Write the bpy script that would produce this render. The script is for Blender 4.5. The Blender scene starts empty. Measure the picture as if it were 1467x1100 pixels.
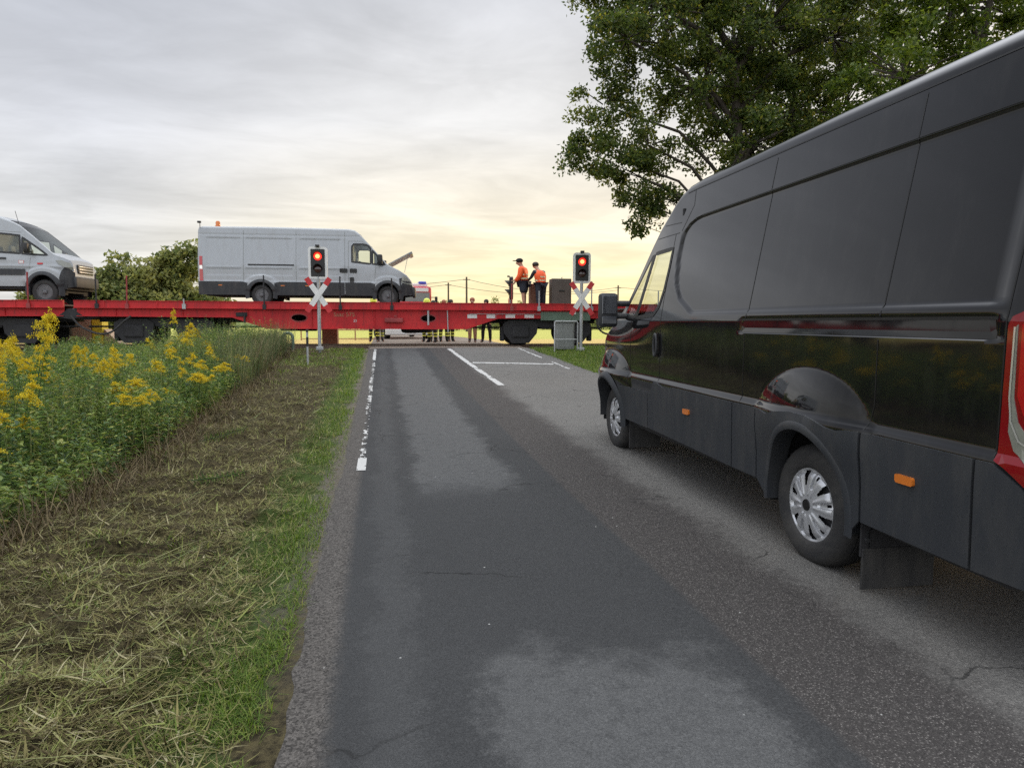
import bpy, bmesh, math, random
import numpy as np
from mathutils import Vector, Matrix
from mathutils.geometry import delaunay_2d_cdt

rnd = random.Random(7)
rng = np.random.default_rng(7)
S = bpy.context.scene
COL = S.collection
RAD = math.radians

# ------------------------------------------------------------------ camera
cam = bpy.data.cameras.new('camera'); cam.lens = 36 * 960 / 1467; cam.sensor_width = 36
cam.clip_start = 0.05; cam.clip_end = 3000
camo = bpy.data.objects.new('camera', cam); COL.objects.link(camo)
def cam_matrix(yaw, pitch, roll, h):
    a, b, c = RAD(yaw), RAD(pitch), RAD(roll)
    fw = Vector((math.sin(a) * math.cos(b), math.cos(a) * math.cos(b), -math.sin(b)))
    rt = Vector((math.cos(a), -math.sin(a), 0)); up = rt.cross(fw)
    r2 = rt * math.cos(c) + up * math.sin(c); u2 = up * math.cos(c) - rt * math.sin(c)
    m = Matrix((r2, u2, -fw)).transposed().to_4x4(); m.translation = (0, 0, h)
    return m
camo.matrix_world = cam_matrix(11.06, 5.24, 0.2, 1.4)
S.camera = camo

# ------------------------------------------------------------------ world, sun, exposure
SUN_AZ, SUN_EL = RAD(50), RAD(9)          # azimuth measured from +Y towards +X
sd = Vector((math.sin(SUN_AZ) * math.cos(SUN_EL), math.cos(SUN_AZ) * math.cos(SUN_EL), math.sin(SUN_EL)))
sun = bpy.data.lights.new('sun', 'SUN'); sun.energy = 1.3; sun.angle = RAD(10); sun.color = (1.0, 0.72, 0.42)
suno = bpy.data.objects.new('sun', sun); COL.objects.link(suno)
suno.rotation_euler = (-sd).to_track_quat('-Z', 'Y').to_euler(); suno.location = (30, 30, 40)

W = bpy.data.worlds.new('World'); S.world = W; W.use_nodes = True
wn, wl = W.node_tree.nodes, W.node_tree.links
wn.clear()
def N(tree_nodes, typ, **kw):
    n = tree_nodes.new(typ)
    for k, v in kw.items():
        if k.startswith('i_'):
            n.inputs[int(k[2:]) if k[2:].isdigit() else k[2:].replace('_', ' ')].default_value = v
        else: setattr(n, k, v)
    return n
def ramp(nodes, stops, interp='EASE'):
    r = nodes.new('ShaderNodeValToRGB'); r.color_ramp.interpolation = interp
    e = r.color_ramp.elements
    while len(e) < len(stops): e.new(0.5)
    for i, (p, c) in enumerate(stops):
        e[i].position = p; e[i].color = (*c, 1) if len(c) == 3 else c
    return r
def wm(op, a, b=None, c=None):
    n = wn.new('ShaderNodeMath'); n.operation = op
    for i, v in enumerate((a, b, c)):
        if v is None: continue
        if isinstance(v, (int, float)): n.inputs[i].default_value = v
        else: wl.new(v, n.inputs[i])
    return n.outputs[0]
tc = wn.new('ShaderNodeTexCoord'); sx = wn.new('ShaderNodeSeparateXYZ'); wl.new(tc.outputs['Generated'], sx.inputs[0])
zz = wm('MAXIMUM', sx.outputs[2], 0.0)
den = wm('ADD', zz, 0.10)
cx = wn.new('ShaderNodeCombineXYZ')
wl.new(wm('DIVIDE', sx.outputs[0], den), cx.inputs[0]); wl.new(wm('DIVIDE', sx.outputs[1], den), cx.inputs[1])
mp = N(wn, 'ShaderNodeMapping'); mp.inputs['Rotation'].default_value = (0, 0, RAD(-16)); mp.inputs['Scale'].default_value = (0.75, 1.2, 1)
mp.inputs['Location'].default_value = (3.1, 1.7, 0)
wl.new(cx.outputs[0], mp.inputs[0])
n1 = N(wn, 'ShaderNodeTexNoise', i_Scale=0.9, i_Detail=8.0, i_Roughness=0.55, i_Distortion=0.6); wl.new(mp.outputs[0], n1.inputs['Vector'])
n2 = N(wn, 'ShaderNodeTexNoise', i_Scale=2.6, i_Detail=7.0, i_Roughness=0.6, i_Distortion=0.9); wl.new(mp.outputs[0], n2.inputs['Vector'])
# base colour by elevation, far from and near to the sun
far = ramp(wn, [(0.0, (.77, .765, .74)), (0.10, (.77, .77, .77)), (0.24, (.69, .705, .755)), (0.48, (.56, .59, .67)), (1.0, (.62, .635, .65))], 'LINEAR')
near = ramp(wn, [(0.0, (1.14, .95, .47)), (0.07, (1.12, .97, .62)), (0.15, (1.02, .93, .76)), (0.27, (.82, .81, .80)), (0.50, (.60, .62, .68)), (1.0, (.62, .635, .65))], 'LINEAR')
wl.new(zz, far.inputs[0]); wl.new(zz, near.inputs[0])
hl = wm('SQRT', wm('ADD', wm('MULTIPLY', sx.outputs[0], sx.outputs[0]), wm('ADD', wm('MULTIPLY', sx.outputs[1], sx.outputs[1]), 1e-5)))
GA = RAD(27)
ca = wm('DIVIDE', wm('ADD', wm('MULTIPLY', sx.outputs[0], math.sin(GA)), wm('MULTIPLY', sx.outputs[1], math.cos(GA))), hl)
gl = N(wn, 'ShaderNodeMapRange', interpolation_type='SMOOTHSTEP'); wl.new(ca, gl.inputs[0])
gl.inputs['From Min'].default_value = 0.64; gl.inputs['From Max'].default_value = 0.99
mx = N(wn, 'ShaderNodeMix', data_type='RGBA'); wl.new(gl.outputs[0], mx.inputs['Factor']); wl.new(far.outputs[0], mx.inputs['A']); wl.new(near.outputs[0], mx.inputs['B'])
# cloud banks: grey undersides and pale gaps
c1 = N(wn, 'ShaderNodeMapRange', interpolation_type='SMOOTHSTEP'); wl.new(n1.outputs[0], c1.inputs[0])
c1.inputs['From Min'].default_value = .36; c1.inputs['From Max'].default_value = .66; c1.inputs['To Min'].default_value = .89; c1.inputs['To Max'].default_value = 1.12
c2 = N(wn, 'ShaderNodeMapRange'); wl.new(n2.outputs[0], c2.inputs[0])
c2.inputs['From Min'].default_value = .3; c2.inputs['From Max'].default_value = .7; c2.inputs['To Min'].default_value = .93; c2.inputs['To Max'].default_value = 1.07
fac = wm('MULTIPLY', c1.outputs[0], c2.outputs[0])
# unseen sky behind the camera and overhead is boosted to light the foreground
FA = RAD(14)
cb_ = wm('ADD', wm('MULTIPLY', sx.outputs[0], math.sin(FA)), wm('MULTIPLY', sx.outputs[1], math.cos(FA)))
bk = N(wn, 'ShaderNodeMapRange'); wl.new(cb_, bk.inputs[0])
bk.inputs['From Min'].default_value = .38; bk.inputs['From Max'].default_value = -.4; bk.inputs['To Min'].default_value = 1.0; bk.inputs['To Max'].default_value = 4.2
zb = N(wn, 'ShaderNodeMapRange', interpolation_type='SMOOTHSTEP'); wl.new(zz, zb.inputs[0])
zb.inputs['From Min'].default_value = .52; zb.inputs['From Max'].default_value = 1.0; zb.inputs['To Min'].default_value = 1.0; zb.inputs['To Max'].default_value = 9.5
# sky outside the frame is dimmed to grade the reflection in the van side
dl = N(wn, 'ShaderNodeMapRange', interpolation_type='SMOOTHSTEP'); wl.new(cb_, dl.inputs[0])
dl.inputs['From Min'].default_value = .42; dl.inputs['From Max'].default_value = .74; dl.inputs['To Min'].default_value = .50; dl.inputs['To Max'].default_value = 1.0
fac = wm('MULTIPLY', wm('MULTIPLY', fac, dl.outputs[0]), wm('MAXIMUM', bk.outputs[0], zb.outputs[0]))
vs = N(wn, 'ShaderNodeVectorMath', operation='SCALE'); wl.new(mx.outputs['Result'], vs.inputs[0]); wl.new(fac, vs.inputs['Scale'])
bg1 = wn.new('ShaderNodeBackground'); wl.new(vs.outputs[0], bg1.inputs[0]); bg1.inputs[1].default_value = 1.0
sky = wn.new('ShaderNodeTexSky'); sky.sky_type = 'NISHITA'; sky.sun_disc = False; sky.sun_elevation = SUN_EL; sky.sun_rotation = SUN_AZ
sky.air_density = 1.2; sky.dust_density = 2.0
bg2 = wn.new('ShaderNodeBackground'); wl.new(sky.outputs[0], bg2.inputs[0]); bg2.inputs[1].default_value = 0.1
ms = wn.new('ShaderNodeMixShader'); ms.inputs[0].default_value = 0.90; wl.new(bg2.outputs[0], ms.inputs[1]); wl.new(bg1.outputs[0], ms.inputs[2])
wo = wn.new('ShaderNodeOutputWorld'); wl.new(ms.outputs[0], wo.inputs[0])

S.view_settings.view_transform = 'Standard'; S.view_settings.look = 'None'
S.view_settings.exposure = 0.12; S.view_settings.gamma = 1.0
S.render.engine = 'CYCLES'
S.cycles.use_denoising = False
S.cycles.max_bounces = 8; S.cycles.transparent_max_bounces = 16
S.cycles.caustics_reflective = False; S.cycles.caustics_refractive = False

# ------------------------------------------------------------------ materials
def mat(name, col, rough=.6, metal=0.0, var=0.0, vscale=3.0, bump=0.0, bscale=60.0, coat=0.0, spec=.5, emis=None, estr=0.0, rvar=0.0):
    m = bpy.data.materials.new(name); m.use_nodes = True
    nt = m.node_tree; nn, ll = nt.nodes, nt.links
    b = nn['Principled BSDF']
    b.inputs['Base Color'].default_value = (*col, 1); b.inputs['Roughness'].default_value = rough
    b.inputs['Metallic'].default_value = metal; b.inputs['Coat Weight'].default_value = coat; b.inputs['Coat Roughness'].default_value = .06
    b.inputs['Specular IOR Level'].default_value = spec
    if emis: b.inputs['Emission Color'].default_value = (*emis, 1); b.inputs['Emission Strength'].default_value = estr
    if var or bump or rvar:
        t = nn.new('ShaderNodeTexCoord')
        n = N(nn, 'ShaderNodeTexNoise', i_Scale=vscale, i_Detail=6.0, i_Roughness=.65); ll.new(t.outputs['Object'], n.inputs['Vector'])
        if var:
            r = ramp(nn, [(.3, tuple(max(0, c * (1 - var)) for c in col)), (.7, tuple(min(1, c * (1 + var)) for c in col))], 'LINEAR')
            ll.new(n.outputs[0], r.inputs[0]); ll.new(r.outputs[0], b.inputs['Base Color'])
        if rvar:
            q = N(nn, 'ShaderNodeMapRange'); ll.new(n.outputs[0], q.inputs[0]); q.inputs['From Min'].default_value = .3; q.inputs['From Max'].default_value = .7
            q.inputs['To Min'].default_value = max(.02, rough - rvar); q.inputs['To Max'].default_value = rough + rvar; ll.new(q.outputs[0], b.inputs['Roughness'])
        if bump:
            n2 = N(nn, 'ShaderNodeTexNoise', i_Scale=bscale, i_Detail=4.0); ll.new(t.outputs['Object'], n2.inputs['Vector'])
            bp = nn.new('ShaderNodeBump'); bp.inputs['Strength'].default_value = bump; bp.inputs['Distance'].default_value = .01
            ll.new(n2.outputs[0], bp.inputs['Height']); ll.new(bp.outputs[0], b.inputs['Normal'])
    return m
def leafmat(name, stops, trans=.35, rough=.55, clump=None, cscale=.7, spec=.3):
    """foliage: colour by leaf (random per island), patches of another tone by position, light through the leaf"""
    m = bpy.data.materials.new(name); m.use_nodes = True
    nt = m.node_tree; nn, ll = nt.nodes, nt.links; nn.clear()
    g = nn.new('ShaderNodeNewGeometry'); r = ramp(nn, stops, 'LINEAR'); ll.new(g.outputs['Random Per Island'], r.inputs[0])
    col = r.outputs[0]
    if clump:
        n = N(nn, 'ShaderNodeTexNoise', i_Scale=cscale, i_Detail=3.0); ll.new(g.outputs['Position'], n.inputs['Vector'])
        q = N(nn, 'ShaderNodeMapRange'); ll.new(n.outputs[0], q.inputs[0]); q.inputs['From Min'].default_value = .52; q.inputs['From Max'].default_value = .72
        q.inputs['To Max'].default_value = .85
        x = N(nn, 'ShaderNodeMix', data_type='RGBA'); ll.new(q.outputs[0], x.inputs['Factor']); ll.new(col, x.inputs['A']); x.inputs['B'].default_value = (*clump, 1)
        col = x.outputs['Result']
    b = nn.new('ShaderNodeBsdfPrincipled'); ll.new(col, b.inputs['Base Color']); b.inputs['Roughness'].default_value = rough; b.inputs['Specular IOR Level'].default_value = spec
    o = nn.new('ShaderNodeOutputMaterial')
    if trans:
        t = nn.new('ShaderNodeBsdfTranslucent')
        h = N(nn, 'ShaderNodeHueSaturation'); h.inputs['Value'].default_value = 1.5; h.inputs['Saturation'].default_value = 1.1
        ll.new(col, h.inputs['Color']); ll.new(h.outputs[0], t.inputs[0])
        x = nn.new('ShaderNodeMixShader'); x.inputs[0].default_value = trans; ll.new(b.outputs[0], x.inputs[1]); ll.new(t.outputs[0], x.inputs[2]); ll.new(x.outputs[0], o.inputs[0])
    else: ll.new(b.outputs[0], o.inputs[0])
    return m
def glassmat(name, tint=(.8, .85, .82), rough=.02):
    m = bpy.data.materials.new(name); m.use_nodes = True
    nt = m.node_tree; nn, ll = nt.nodes, nt.links; nn.clear()
    t = nn.new('ShaderNodeBsdfTransparent'); t.inputs[0].default_value = (*tint, 1)
    g = nn.new('ShaderNodeBsdfGlossy'); g.inputs['Roughness'].default_value = rough
    lw = nn.new('ShaderNodeLayerWeight'); lw.inputs[0].default_value = .5
    pw = nn.new('ShaderNodeMath'); pw.operation = 'POWER'; ll.new(lw.outputs['Facing'], pw.inputs[0]); pw.inputs[1].default_value = 5.0
    f = nn.new('ShaderNodeMath'); f.operation = 'MULTIPLY_ADD'; ll.new(pw.outputs[0], f.inputs[0]); f.inputs[1].default_value = .85; f.inputs[2].default_value = .05
    x = nn.new('ShaderNodeMixShader'); o = nn.new('ShaderNodeOutputMaterial')
    ll.new(f.outputs[0], x.inputs[0]); ll.new(t.outputs[0], x.inputs[1]); ll.new(g.outputs[0], x.inputs[2]); ll.new(x.outputs[0], o.inputs[0])
    return m

M = dict(
    black_paint=mat('black_paint', (.007, .007, .008), .05, coat=.35, rvar=.03, vscale=2.0, bump=.015, bscale=2.2),
    white_paint=mat('white_paint', (.38, .405, .43), .35, coat=.3, var=.10, vscale=1.5),
    clad=mat('grey_plastic', (.024, .026, .030), .50, var=.22, vscale=4, bump=.04, bscale=500, spec=.35),
    dark_clad=mat('dark_plastic', (.022, .024, .028), .6, var=.15, vscale=6),
    rubber=mat('rubber', (.018, .018, .019), .75, var=.25, vscale=14, bump=.15, bscale=90),
    gasket=mat('black_gasket', (.006, .006, .006), .45),
    silver=mat('silver_plastic', (.52, .53, .55), .35, metal=.55, var=.08, vscale=18),
    rim_dark=mat('dark_rim', (.12, .12, .125), .5, metal=.4, var=.2, vscale=9),
    steel=mat('steel_grey', (.30, .31, .32), .5, metal=.5, var=.15, vscale=8),
    galv=mat('galvanised', (.36, .37, .37), .55, metal=.4, var=.14, vscale=9),
    rail=mat('rail_steel', (.16, .11, .08), .5, metal=.5, var=.3, vscale=6),
    red=mat('wagon_red', (.44, .018, .026), .50, var=.22, vscale=1.6, bump=.1, bscale=25, rvar=.1),
    red_dark=mat('wagon_red_worn', (.26, .035, .035), .6, var=.35, vscale=3.0),
    under=mat('underframe', (.020, .020, .022), .75, var=.3, vscale=4, bump=.2, bscale=30),
    deck=mat('wagon_floor', (.11, .07, .06), .8, var=.3, vscale=3),
    sig_white=mat('sign_white', (.66, .66, .64), .5, var=.06, vscale=5),
    sig_red=mat('sign_red', (.48, .018, .022), .45, var=.08, vscale=5),
    sig_black=mat('signal_black', (.012, .012, .012), .5),
    amber=mat('amber_lens', (.62, .17, .02), .2, coat=.5),
    red_lens=mat('red_lens', (.20, .003, .008), .10, coat=.8),
    red_bright=mat('red_lens_bright', (.40, .006, .012), .10, coat=.8),
    clear_lens=mat('clear_lens', (.22, .225, .19), .14, coat=.8, var=.15, vscale=30),
    chrome=mat('bright_lens', (.75, .74, .72), .15, metal=.6),
    lamp_lit=mat('lamp_red_lit', (.5, .02, .02), .3, emis=(1.0, .035, .02), estr=1.6),
    lamp_core=mat('lamp_core_lit', (.8, .3, .1), .3, emis=(1.0, .34, .10), estr=3.0),
    lens_off=mat('lamp_off', (.05, .02, .02), .15, coat=.6),
    box_grey=mat('cabinet_grey', (.20, .21, .20), .6, var=.1, vscale=3),
    box_brown=mat('cabinet_brown', (.085, .070, .058), .6, var=.12, vscale=3),
    box_tan=mat('concrete_beige', (.42, .31, .22), .8, var=.12, vscale=4),
    box_rust=mat('cabinet_rust', (.22, .10, .06), .75, var=.2, vscale=4),
    yellow=mat('yellow_paint', (.70, .56, .05), .5, var=.08, vscale=5),
    green_grey=mat('plate_green', (.10, .15, .11), .55, var=.15, vscale=3),
    hivis=mat('hivis_orange', (.90, .12, .025), .7, var=.1, vscale=9),
    reflect=mat('reflective_tape', (.72, .70, .45), .4),
    refl_yel=mat('reflective_yellow', (.75, .80, .12), .5),
    navy=mat('navy_cloth', (.020, .024, .036), .8, var=.2, vscale=9),
    black_cloth=mat('black_cloth', (.012, .012, .014), .85, var=.2, vscale=9),
    tan_cloth=mat('tan_cloth', (.36, .20, .12), .8, var=.15, vscale=9),
    grey_cloth=mat('grey_cloth', (.18, .18, .19), .8, var=.2, vscale=9),
    skin=mat('skin', (.46, .25, .17), .55), hair=mat('dark_hair', (.02, .014, .01), .6), ginger=mat('ginger_hair', (.30, .10, .05), .6),
    fire_red=mat('fire_red', (.52, .03, .03), .3, coat=.4), blue_lamp=mat('blue_lamp', (.03, .05, .4), .2, coat=.5),
    wood=mat('pole_wood', (.07, .055, .04), .85, var=.25, vscale=5), wire=mat('wire', (.02, .02, .02), .6),
    interior=mat('cab_interior', (.02, .02, .022), .8, var=.15, vscale=6),
    glass=glassmat('window_glass', (.88, .92, .88)), glass_dark=glassmat('windscreen_glass', (.82, .86, .82)),
    bark=mat('bark', (.050, .040, .030), .9, var=.35, vscale=6, bump=.5, bscale=20),
    ballast=mat('ballast_stone', (.17, .14, .115), .9, var=.45, vscale=22, bump=1.0, bscale=16),
)

def worn_red():
    m = bpy.data.materials.new('wagon_red_weathered'); m.use_nodes = True; nn, ll = m.node_tree.nodes, m.node_tree.links; b = nn['Principled BSDF']
    t = nn.new('ShaderNodeTexCoord'); mp = nn.new('ShaderNodeMapping'); mp.inputs['Scale'].default_value = (5.0, 5.0, .7); ll.new(t.outputs['Object'], mp.inputs[0])
    a = N(nn, 'ShaderNodeTexNoise', i_Scale=.9, i_Detail=6.0, i_Roughness=.7); ll.new(t.outputs['Object'], a.inputs['Vector'])
    st = N(nn, 'ShaderNodeTexNoise', i_Scale=1.6, i_Detail=6.0, i_Roughness=.75); ll.new(mp.outputs[0], st.inputs['Vector'])
    sp = N(nn, 'ShaderNodeTexNoise', i_Scale=9.0, i_Detail=5.0, i_Roughness=.75); ll.new(t.outputs['Object'], sp.inputs['Vector'])
    r1 = ramp(nn, [(.3, (.34, .018, .022)), (.55, (.50, .024, .028)), (.75, (.56, .045, .040))], 'LINEAR'); ll.new(a.outputs[0], r1.inputs[0])
    r2 = ramp(nn, [(.52, (0, 0, 0)), (.72, (.75, .75, .75))], 'LINEAR'); ll.new(st.outputs[0], r2.inputs[0])
    r3 = ramp(nn, [(.60, (0, 0, 0)), (.68, (.9, .9, .9))], 'LINEAR'); ll.new(sp.outputs[0], r3.inputs[0])
    x = N(nn, 'ShaderNodeMix', data_type='RGBA'); ll.new(r2.outputs[0], x.inputs['Factor']); ll.new(r1.outputs[0], x.inputs['A']); x.inputs['B'].default_value = (.12, .03, .03, 1)
    y = N(nn, 'ShaderNodeMix', data_type='RGBA'); ll.new(r3.outputs[0], y.inputs['Factor']); ll.new(x.outputs['Result'], y.inputs['A']); y.inputs['B'].default_value = (.085, .04, .03, 1)
    ll.new(y.outputs['Result'], b.inputs['Base Color']); b.inputs['Roughness'].default_value = .6; b.inputs['Specular IOR Level'].default_value = .3
    return m
M['red'] = worn_red()
def dusty(m, base, dust, lo, hi, amount):
    nn, ll = m.node_tree.nodes, m.node_tree.links; b = nn['Principled BSDF']
    t = nn.new('ShaderNodeTexCoord'); mp = nn.new('ShaderNodeMapping'); mp.inputs['Scale'].default_value = (3, 3, .8); ll.new(t.outputs['Object'], mp.inputs[0])
    a = N(nn, 'ShaderNodeTexNoise', i_Scale=2.2, i_Detail=8.0, i_Roughness=.72); ll.new(mp.outputs[0], a.inputs['Vector'])
    q = N(nn, 'ShaderNodeMapRange'); ll.new(a.outputs[0], q.inputs[0]); q.inputs['From Min'].default_value = lo; q.inputs['From Max'].default_value = hi; q.inputs['To Max'].default_value = amount
    x = N(nn, 'ShaderNodeMix', data_type='RGBA'); ll.new(q.outputs[0], x.inputs['Factor']); x.inputs['A'].default_value = (*base, 1); x.inputs['B'].default_value = (*dust, 1); ll.new(x.outputs['Result'], b.inputs['Base Color'])
dusty(M['clad'], (.030, .033, .038), (.085, .082, .076), .45, .80, .45)
dusty(M['black_paint'], (.007, .007, .008), (.05, .048, .045), .50, .85, .30)
dusty(M['rubber'], (.018, .018, .019), (.075, .07, .062), .40, .75, .7)
dusty(M['white_paint'], (.34, .36, .38), (.23, .22, .205), .48, .80, .45)
dusty(M['dark_clad'], (.022, .024, .028), (.09, .085, .075), .45, .78, .5)

# ------------------------------------------------------------------ object helpers
def tag(o, label=None, cat=None, group=None, kind=None):
    for k, v in (('label', label), ('category', cat), ('group', group), ('kind', kind)):
        if v: o[k] = v
    return o
def thing(name, label, cat, loc=(0, 0, 0), rz=0.0, group=None):
    o = bpy.data.objects.new(name, None); COL.objects.link(o); o.empty_display_size = .2
    o.location = loc; o.rotation_euler = (0, 0, rz)
    return tag(o, label, cat, group)
def link(name, me, m, parent=None, smooth=False, sharp=40):
    for x in (m if isinstance(m, (list, tuple)) else [m]): me.materials.append(x)
    if smooth:
        me.polygons.foreach_set('use_smooth', [True] * len(me.polygons))
        if sharp: me.set_sharp_from_angle(angle=RAD(sharp))
    o = bpy.data.objects.new(name, me); COL.objects.link(o)
    if parent: o.parent = parent
    return o
def mesh_np(name, V, F, m, parent=None, smooth=False, midx=None):
    V = np.asarray(V, np.float32); F = np.asarray(F, np.int32); k = F.shape[1]
    me = bpy.data.meshes.new(name)
    me.vertices.add(len(V)); me.vertices.foreach_set('co', V.ravel())
    me.loops.add(F.size); me.loops.foreach_set('vertex_index', F.ravel())
    me.polygons.add(len(F)); me.polygons.foreach_set('loop_start', np.arange(0, F.size, k, dtype=np.int32))
    if midx is not None: me.polygons.foreach_set('material_index', np.asarray(midx, np.int32))
    me.update(calc_edges=True); me.validate()
    return link(name, me, m, parent, smooth)
def copy_tree(o, parent=None):
    c = o.copy(); COL.objects.link(c)
    if parent: c.parent = parent
    for ch in [x for x in bpy.data.objects if x.parent == o]: copy_tree(ch, c)
    return c

class MB:
    def __init__(s): s.v = []; s.f = []
    def add(s, vs, fs):
        n = len(s.v); s.v += [tuple(v) for v in vs]; s.f += [tuple(i + n for i in f) for f in fs]; return s
    def box(s, c, d, rz=0, M4=None):
        hx, hy, hz = d[0] / 2, d[1] / 2, d[2] / 2
        vs = [Vector((x * hx, y * hy, z * hz)) for x in (-1, 1) for y in (-1, 1) for z in (-1, 1)]
        if M4 is not None: vs = [M4 @ v for v in vs]
        elif rz: vs = [Matrix.Rotation(rz, 3, 'Z') @ v for v in vs]
        vs = [v + Vector(c) for v in vs]
        return s.add(vs, [(0, 1, 3, 2), (4, 6, 7, 5), (0, 4, 5, 1), (2, 3, 7, 6), (0, 2, 6, 4), (1, 5, 7, 3)])
    def cbox(s, c, d, b=.01):
        """box with chamfered edges"""
        bm = bmesh.new(); bmesh.ops.create_cube(bm, size=1)
        for v in bm.verts: v.co = Vector((v.co.x * d[0], v.co.y * d[1], v.co.z * d[2]))
        bmesh.ops.bevel(bm, geom=bm.edges[:], offset=b, segments=2, profile=.5, affect='EDGES')
        bm.verts.ensure_lookup_table()
        s.add([v.co + Vector(c) for v in bm.verts], [[v.index for v in f.verts] for f in bm.faces]); bm.free(); return s
    def tube(s, pts, r, n=8, caps=True):
        pts = [Vector(p) for p in pts]; m = len(pts); rs = r if isinstance(r, (list, tuple)) else [r] * m
        vs = []; pu = None
        for i, p in enumerate(pts):
            t = (pts[min(i + 1, m - 1)] - pts[max(i - 1, 0)]).normalized()
            if pu is None: pu = Vector((0, 0, 1)) if abs(t.z) < .9 else Vector((1, 0, 0))
            a = (pu - t * pu.dot(t))
            if a.length < 1e-4: a = t.orthogonal()
            a.normalize(); pu = a; b = t.cross(a)
            vs += [p + (a * math.cos(2 * math.pi * k / n) + b * math.sin(2 * math.pi * k / n)) * rs[i] for k in range(n)]
        fs = [(i * n + k, i * n + (k + 1) % n, (i + 1) * n + (k + 1) % n, (i + 1) * n + k) for i in range(m - 1) for k in range(n)]
        if caps: fs += [tuple(range(n - 1, -1, -1)), tuple((m - 1) * n + k for k in range(n))]
        return s.add(vs, fs)
    def lathe(s, prof, n=32, axis='z', c=(0, 0, 0), caps=True):
        vs = []
        for (r, h) in prof:
            for k in range(n):
                a = 2 * math.pi * k / n; x, y = r * math.cos(a), r * math.sin(a)
                p = (x, y, h) if axis == 'z' else ((h, x, y) if axis == 'x' else (y, h, x))
                vs.append(Vector(p) + Vector(c))
        m = len(prof)
        fs = [(i * n + k, i * n + (k + 1) % n, (i + 1) * n + (k + 1) % n, (i + 1) * n + k) for i in range(m - 1) for k in range(n)]
        if caps: fs += [tuple(range(n - 1, -1, -1)), tuple((m - 1) * n + k for k in range(n))]
        return s.add(vs, fs)
    def ball(s, c, r, n=12, sz=1.0):
        return s.lathe([(max(.001, r * math.sin(math.pi * i / n)), -r * sz * math.cos(math.pi * i / n)) for i in range(n + 1)], n * 2, 'z', c)
    def prism(s, poly, fmap, d0, d1):
        n = len(poly)
        vs = [fmap(a, b, d0) for a, b in poly] + [fmap(a, b, d1) for a, b in poly]
        return s.add(vs, [tuple(range(n)), tuple(range(2 * n - 1, n - 1, -1))] + [(i, (i + 1) % n, n + (i + 1) % n, n + i) for i in range(n)])
    def build(s, name, m, parent=None, smooth=False, sharp=40):
        me = bpy.data.meshes.new(name); me.from_pydata(s.v, [], s.f); me.validate()
        bm = bmesh.new(); bm.from_mesh(me); bmesh.ops.recalc_face_normals(bm, faces=bm.faces[:]); bm.to_mesh(me); bm.free()
        return link(name, me, m, parent, smooth, sharp)

def pip(poly, x, y):
    x = np.asarray(x, float); y = np.asarray(y, float); r = np.zeros(x.shape, bool); n = len(poly)
    for i in range(n):
        x0, y0 = poly[i]; x1, y1 = poly[(i + 1) % n]
        if y0 == y1: continue
        c = ((y0 > y) != (y1 > y)) & (x < (x1 - x0) * (y - y0) / (y1 - y0) + x0); r ^= c
    return r
def subdiv(poly, res):
    out = []
    for i in range(len(poly)):
        a, b = np.array(poly[i], float), np.array(poly[(i + 1) % len(poly)], float)
        k = max(1, int(np.ceil(np.linalg.norm(b - a) / res)))
        out += [tuple(a + (b - a) * j / k) for j in range(k)]
    return out
def cdt(outer, holes=(), res=.05):
    loops = [subdiv(outer, res)] + [subdiv(h, res) for h in holes]
    pts = []; edges = []
    for l in loops:
        n0 = len(pts); pts += l; edges += [(n0 + i, n0 + (i + 1) % len(l)) for i in range(len(l))]
    a = np.array(loops[0]); lo, hi = a.min(0), a.max(0)
    gx, gy = np.meshgrid(np.arange(lo[0] + res / 2, hi[0], res), np.arange(lo[1] + res / 2, hi[1], res)); gx, gy = gx.ravel(), gy.ravel()
    if len(gx):
        ok = pip(loops[0], gx, gy)
        for h in loops[1:]: ok &= ~pip(h, gx, gy)
        B = np.array(pts); g = np.stack([gx[ok], gy[ok]], 1)
        if len(g):
            d = np.sqrt(((g[:, None, :] - B[None]) ** 2).sum(2)).min(1); pts += [tuple(p) for p in g[d > res * .45]]
    r = delaunay_2d_cdt([Vector(p) for p in pts], edges, [], 0, 1e-6)
    V = np.array([tuple(v) for v in r[0]]); T = np.array([f for f in r[2] if len(f) == 3])
    c = V[T].mean(1); ok = pip(loops[0], c[:, 0], c[:, 1])
    for h in loops[1:]: ok &= ~pip(h, c[:, 0], c[:, 1])
    T = T[ok]; cnt = {}
    for t in T:
        for i in range(3):
            e = (t[i], t[(i + 1) % 3]); k = (min(e), max(e)); cnt.setdefault(k, []).append(e)
    return V, T, [v[0] for v in cnt.values() if len(v) == 1]
def patch(mb, fmap, outer, off, depth, holes=(), res=.05, flip=False, back=False):
    """a plate cut to an outline and laid on a curved side: fmap(s, z, offset) -> xyz"""
    V, T, E = cdt(outer, holes, res)
    top = [fmap(a, b, off) for a, b in V]; n = len(top)
    fs = [tuple(t[::-1]) if flip else tuple(t) for t in T]
    low = [fmap(a, b, off - depth) for a, b in V] if depth else []
    vs = top[:]; used = {}
    sk = []
    for (a, b) in E if depth else ():
        q = []
        for i in (a, b):
            q += [top[i], low[i]]
        k = len(vs); vs += q; sk.append((k, k + 1, k + 3, k + 2) if flip else (k, k + 2, k + 3, k + 1))
    mb.add(vs, fs + sk)
    if back: mb.add(low, [tuple(t) if flip else tuple(t[::-1]) for t in T])
    return mb
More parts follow.
